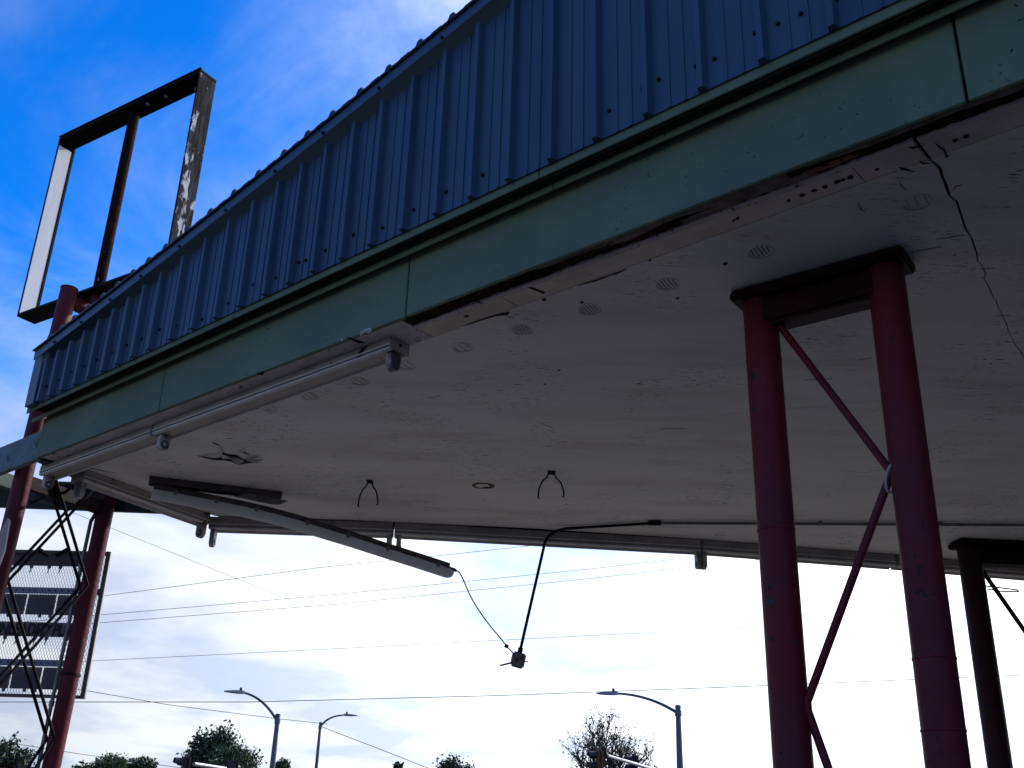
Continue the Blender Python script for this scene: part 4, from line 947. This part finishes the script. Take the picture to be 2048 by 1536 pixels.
wire([(-150, 1404, 30), (0, 1404, 30), (500, 1404, 30), (1000, 1391, 30), (1460, 1374, 30), (2048, 1350, 30), (2400, 1336, 30)], 0.010, 'thickest wire crossing just above the street lamps')
wire([(60, 988, 30), (145, 1025, 31), (580, 1200, 38), (900, 1325, 46), (1145, 1412, 54)], 0.006, 'faint wire slanting down from the tower towards the bare tree')
wire([(0, 1350, 60), (165, 1380, 61), (340, 1410, 62), (560, 1438, 63), (636, 1446, 64)], 0.016, 'thin wire running down to the smaller street lamp')
wire([(655, 1458, 64), (720, 1483, 66), (790, 1510, 68), (850, 1534, 70), (950, 1572, 72)], 0.020, 'twisted wire slanting down right from the smaller street lamp')
wire([(10, 1484, 60), (160, 1508, 60), (350, 1534, 60), (420, 1545, 60)], 0.014, 'low thin wire passing behind the left treetops')

# ------------------------------------------------------------------ street lamps
def street_lamp(px, py, D, head_px, arm_ctrl, rtop, label, strut=False):
    T = far(px, py, D); root = thing('street_lamp', label, 'street lamp', (T[0], T[1], 0), 'street lamps along the road')
    MB().tube([(T[0], T[1], z) for z in np.linspace(0, T[2], 8)], [rtop * (1.75 - 0.75 * i / 7) for i in range(8)], 14).build('pole', POLE, root, smooth=True)
    MB().tube([T + np.array([0, 0, -0.02]), T + np.array([0, 0, 0.10])], [rtop * 1.25, rtop * 1.05], 14).build('cap', POLE, root, smooth=True)
    hd = far(*head_px, D - 0.3); a0 = T + np.array([0, 0, -0.25 if not strut else -0.9]); ct = far(*arm_ctrl, D - 0.15)
    MB().tube([bez(a0, ct, hd, u) for u in np.linspace(0, 1, 16)], [0.075 - 0.025 * u for u in np.linspace(0, 1, 16)], 10).build('arm', POLE, root, smooth=True)
    MB().tube([a0 + np.array([0, 0, -0.12]), a0 + np.array([0, 0, 0.12])], rtop * 1.35, 12).build('bracket', POLE, root, smooth=True)
    if strut:
        b0 = T + np.array([0, 0, -2.4]); MB().tube([bez(b0, bez(a0, ct, hd, 0.15) + np.array([0, 0, -0.7]), bez(a0, ct, hd, 0.45), u) for u in np.linspace(0, 1, 8)], 0.035, 8).build('strut', POLE, root, smooth=True)
    dr = hd - ct; dr[2] *= 0.2; dr /= np.linalg.norm(dr); sd_ = np.cross(dr, Z3); sd_ /= np.linalg.norm(sd_)
    rings = []
    for a, w, h0, h1 in ((-0.10, 0.06, -0.05, 0.06), (0.05, 0.13, -0.07, 0.09), (0.35, 0.17, -0.07, 0.07), (0.7, 0.14, -0.06, 0.03), (0.9, 0.05, -0.05, 0.0)):
        c_ = hd + dr * a; rings.append([c_ + sd_ * w + Z3 * h0, c_ + sd_ * w * 0.7 + Z3 * h1, c_ - sd_ * w * 0.7 + Z3 * h1, c_ - sd_ * w + Z3 * h0])
    MB().loft(rings).build('lamp_head', LAMPH, root, smooth=True)
    c_ = hd + dr * 0.12 + Z3 * 0.06; MB().tube([c_, c_ + Z3 * 0.16], [0.07, 0.06], 10).build('photocell', SIGB, root)
    return root
street_lamp(556, 1432, 55, (486, 1385), (528, 1394), 0.105, 'tall street lamp with arm curving left beside the dark round tree')
street_lamp(641, 1447, 80, (690, 1430), (655, 1431), 0.095, 'smaller street lamp with arm curving right and a lower strut')
street_lamp(1356, 1415, 50, (1232, 1387), (1298, 1389), 0.115, 'street lamp with long arm curving left over the bare tree')

# ------------------------------------------------------------------ traffic signals
def signal(P, face, label, body=None, sc=1.0, nsec=3):
    body = body or SIGY
    """head hanging with its front towards the plan direction face"""
    f_ = np.array([*face, 0.0]); f_ /= np.linalg.norm(f_); sd_ = np.array([-f_[1], f_[0], 0])
    root = thing('traffic_signal', label, 'traffic signal', tuple(P), 'traffic signals')
    for k in range(nsec):
        c_ = np.array(P) - Z3 * (0.18 + 0.36 * k) * sc
        hs = MB().obox(c_, sd_ * 0.17 * sc, f_ * 0.11 * sc, Z3 * 0.174 * sc).build('housing', body, root, bevel=0.02)
        MB().tube([c_ + f_ * 0.111 * sc, c_ + f_ * 0.125 * sc], 0.14 * sc, 18).build('lens', SIGL, hs)
        rings = []
        for a in np.linspace(math.radians(-35), math.radians(215), 16):
            e = sd_ * math.cos(a) + Z3 * math.sin(a); rings.append([c_ + f_ * 0.112 * sc + e * 0.15 * sc, c_ + f_ * (0.40 if math.sin(a) > -0.3 else 0.25) * sc + e * 0.15 * sc, c_ + f_ * (0.40 if math.sin(a) > -0.3 else 0.25) * sc + e * 0.143 * sc, c_ + f_ * 0.112 * sc + e * 0.143 * sc])
        MB().loft(rings).build('visor', SIGB, hs)
    zc3 = np.array(P) - Z3 * 0.18 * nsec * sc
    MB().obox(zc3, sd_ * 0.27 * sc, f_ * 0.006, Z3 * (0.18 * nsec + 0.10) * sc).build('backplate', SIGB, root)
    MB().tube([np.array(P) - f_ * 0.05, np.array(P) - f_ * 0.05 + Z3 * 0.22], 0.04, 8).build('mount', SIGB, root)
    return root
aT = far(1213, 1511, 45); aE = far(1330, 1546, 56); aD = (aE - aT) / np.linalg.norm(aE - aT); aP = aT + aD * 20
mr = thing('mast_arm', 'pale grey signal mast arm slanting down right past the bare tree', 'mast arm', (aP[0], aP[1], 0), 'signal mast arms')
MB().tube([aT, aP], [0.06, 0.13], 12).build('arm', ARM, mr, smooth=True)
MB().tube([(aP[0], aP[1], 0), (aP[0], aP[1], aP[2] + 0.4)], [0.18, 0.15], 14).build('pole', ARM, mr, smooth=True)
MB().tube([aT - aD * 0.12, aT + aD * 0.06], 0.09, 10).build('tip', SIGB, mr, smooth=True)
sP = far(1198, 1501, 45); signal(sP, (-0.93, -0.25), 'traffic signal with orange housing in front of the bare tree', sc=1.15)
sP2 = aT + aD * 6.2; sP2 = far(1268, 1511, np.hypot(sP2[0], sP2[1])); signal(sP2, (-0.93, -0.25), 'farther traffic signal with black visors right of the bare tree', SIGB, sc=1.0)
bT = far(388, 1528, 42); bE = far(520, 1549, 46); bD = (bE - bT) / np.linalg.norm(bE - bT); bP = bT + bD * 12
mr = thing('mast_arm', 'white signal mast arm below the dark round tree', 'mast arm', (bP[0], bP[1], 0), 'signal mast arms')
MB().tube([bT, bP], [0.07, 0.13], 12).build('arm', ARM, mr, smooth=True)
MB().tube([(bP[0], bP[1], 0), (bP[0], bP[1], bP[2] + 0.4)], [0.18, 0.15], 14).build('pole', ARM, mr, smooth=True)
signal(far(374, 1514, 42), (-0.8, -0.55), 'traffic signal at the foot of the dark round tree', mat('signal_brown', (0.05, 0.035, 0.03), 0.6), sc=1.1)
signal(far(466, 1526, 43), (0.3, 0.95), 'traffic signal seen from behind below the lighter tree', mat('signal_brown', (0.05, 0.035, 0.03), 0.6), sc=0.9)

# ------------------------------------------------------------------ trees
def tree(name, label, top_px, base_w, D, leafmat, nleaf, leaf, seed, group='trees beyond the road', sparse=False, shape=1.0, lobes=None):
    rg = np.random.default_rng(seed); T = far(*top_px, D); hgt = T[2]; cx, cy = T[0], T[1]; w = base_w
    root = thing(name, label, 'tree', (cx, cy, 0), group)
    tips = []
    br = MB()
    crown_c = np.array([cx, cy, hgt - w * shape]); 
    def limb(p, d, L_, r, depth):
        n = 5; pts = [p]; q = p.copy(); dd = d.copy()
        for k in range(n):
            dd = dd + rg.normal(0, 0.10, 3) + np.array([0, 0, 0.05]); dd /= np.linalg.norm(dd); q = q + dd * L_ / n; pts.append(q.copy())
        br.tube(pts, [r * (1 - 0.65 * k / n) for k in range(n + 1)], 6 if depth < 2 else 4)
        tips.append((pts[-1], depth)); 
        if depth >= (4 if sparse else 2): return
        for k in range(3 if depth else 4):
            i = rg.integers(2, n + 1); a = rg.normal(0, 0.55, 3); a[2] = abs(a[2]) * 0.4; nd_ = dd + a; nd_ /= np.linalg.norm(nd_)
            limb(pts[i], nd_, L_ * rg.uniform(0.55, 0.8), r * (0.64 if sparse else 0.5), depth + 1)
    tr = MB(); ht = max(1.5, hgt - 2 * w * shape) ; th = ht + 0.25 * w
    tr.tube([(cx + 0.05 * math.sin(k), cy, th * k / 6) for k in range(7)], [0.05 * w * (1.7 - 0.9 * k / 6) + 0.06 for k in range(7)], 10); tr.build('trunk', BARK, root, smooth=True)
    for k in range(5 if not sparse else 6):
        a = 2 * math.pi * (k + rg.uniform(0, .6)) / 5; sp_ = 0.55 if not sparse else 0.42; d = np.array([math.cos(a) * sp_, math.sin(a) * sp_, 1.0]); d /= np.linalg.norm(d)
        limb(np.array([cx, cy, th * 0.93]), d, w * shape * 0.85, 0.035 * w + 0.02, 0)
    zmx = max(v[2] for v in br.v); sq = (hgt - 0.05 - th) / (zmx - th) if zmx > hgt - 0.05 else 1.0
    fz = lambda v: (v[0], v[1], th + (v[2] - th) * sq if v[2] > th else v[2])
    br.v = [fz(v) for v in br.v]; tips = [(np.array(fz(p)), d) for p, d in tips]
    br.build('branches', BARK, root, smooth=True)
    # leaf clumps through the crown volume
    if sparse:
        cen = np.array([p for p, d in tips if d >= 3 and p[2] > hgt - 2.2 * w * shape]); sp = w * 0.045
    else:
        m = 60; cen = []
        while len(cen) < m:
            v = rg.normal(0, 1, 3); v /= np.linalg.norm(v); rr = rg.uniform(0.35, 0.92); v[2] *= shape
            q = np.array([cx, cy, hgt - w * shape]) + v * w * rr * np.array([1, 1, 1]); cen.append(q)
        cen = np.array(cen); sp = w * 0.15
    idx = rg.integers(0, len(cen), nleaf); pos = cen[idx] + rg.normal(0, sp, (nleaf, 3))
    a = rg.normal(0, 1, (nleaf, 3)); a /= np.linalg.norm(a, axis=1)[:, None]; b = rg.normal(0, 1, (nleaf, 3)); b -= a * (a * b).sum(1)[:, None]; b /= np.linalg.norm(b, axis=1)[:, None]
    sz = leaf * rg.uniform(0.6, 1.4, (nleaf, 1)); a *= sz * 0.55; b *= sz
    vs = np.stack([pos - b, pos + a * 0.9 - b * 0.1, pos + b, pos - a * 0.9 - b * 0.1], 1).reshape(-1, 3) - np.array([cx, cy, 0])
    me = bpy.data.meshes.new('crown'); me.from_pydata([tuple(v) for v in vs], [], [(4 * i, 4 * i + 1, 4 * i + 2, 4 * i + 3) for i in range(nleaf)])
    me.materials.append(leafmat); o = bpy.data.objects.new('crown', me); COL.objects.link(o); o.parent = root
    return root
tree('oak_tree', 'large dark round tree beside the tall left street lamp', (447, 1458), 2.25, 70, LEAFD, 16000, 0.115, 3)
tree('light_green_tree', 'lighter green tree in front of the dark round tree', (468, 1492), 1.5, 64, LEAFM, 8000, 0.09, 5)
tree('dark_tree', 'pointed dark tree at the left edge behind the tower foot', (28, 1477), 1.35, 60, LEAFD, 7000, 0.10, 8, shape=1.5)
tree('bushy_tree', 'bushy tree with feathery top right of the tower foot', (228, 1500), 1.15, 62, LEAFM, 6500, 0.09, 9, shape=1.1)
tree('bushy_tree', 'smaller feathery treetop next to the bushy tree', (285, 1512), 0.85, 62, LEAFM, 4000, 0.09, 10)
tree('twiggy_tree', 'thin twiggy treetop just right of the tower post', (165, 1524), 0.5, 60, LEAFM, 600, 0.09, 14)
tree('twiggy_tree', 'twiggy treetop right of the tall left street lamp', (565, 1517), 0.5, 66, LEAFM, 900, 0.10, 12)
tree('low_tree', 'spiky dark treetop centred at the bottom edge', (912, 1514), 1.35, 66, LEAFD, 6500, 0.09, 17)
tree('low_tree', 'tiny treetop left of the spiky one at the bottom edge', (797, 1525), 0.35, 66, LEAFD, 400, 0.10, 19)
tree('bare_tree', 'tall sparse nearly bare tree behind the traffic signals', (1200, 1415), 2.6, 60, LEAFS, 1900, 0.072, 31, sparse=True, shape=1.15)
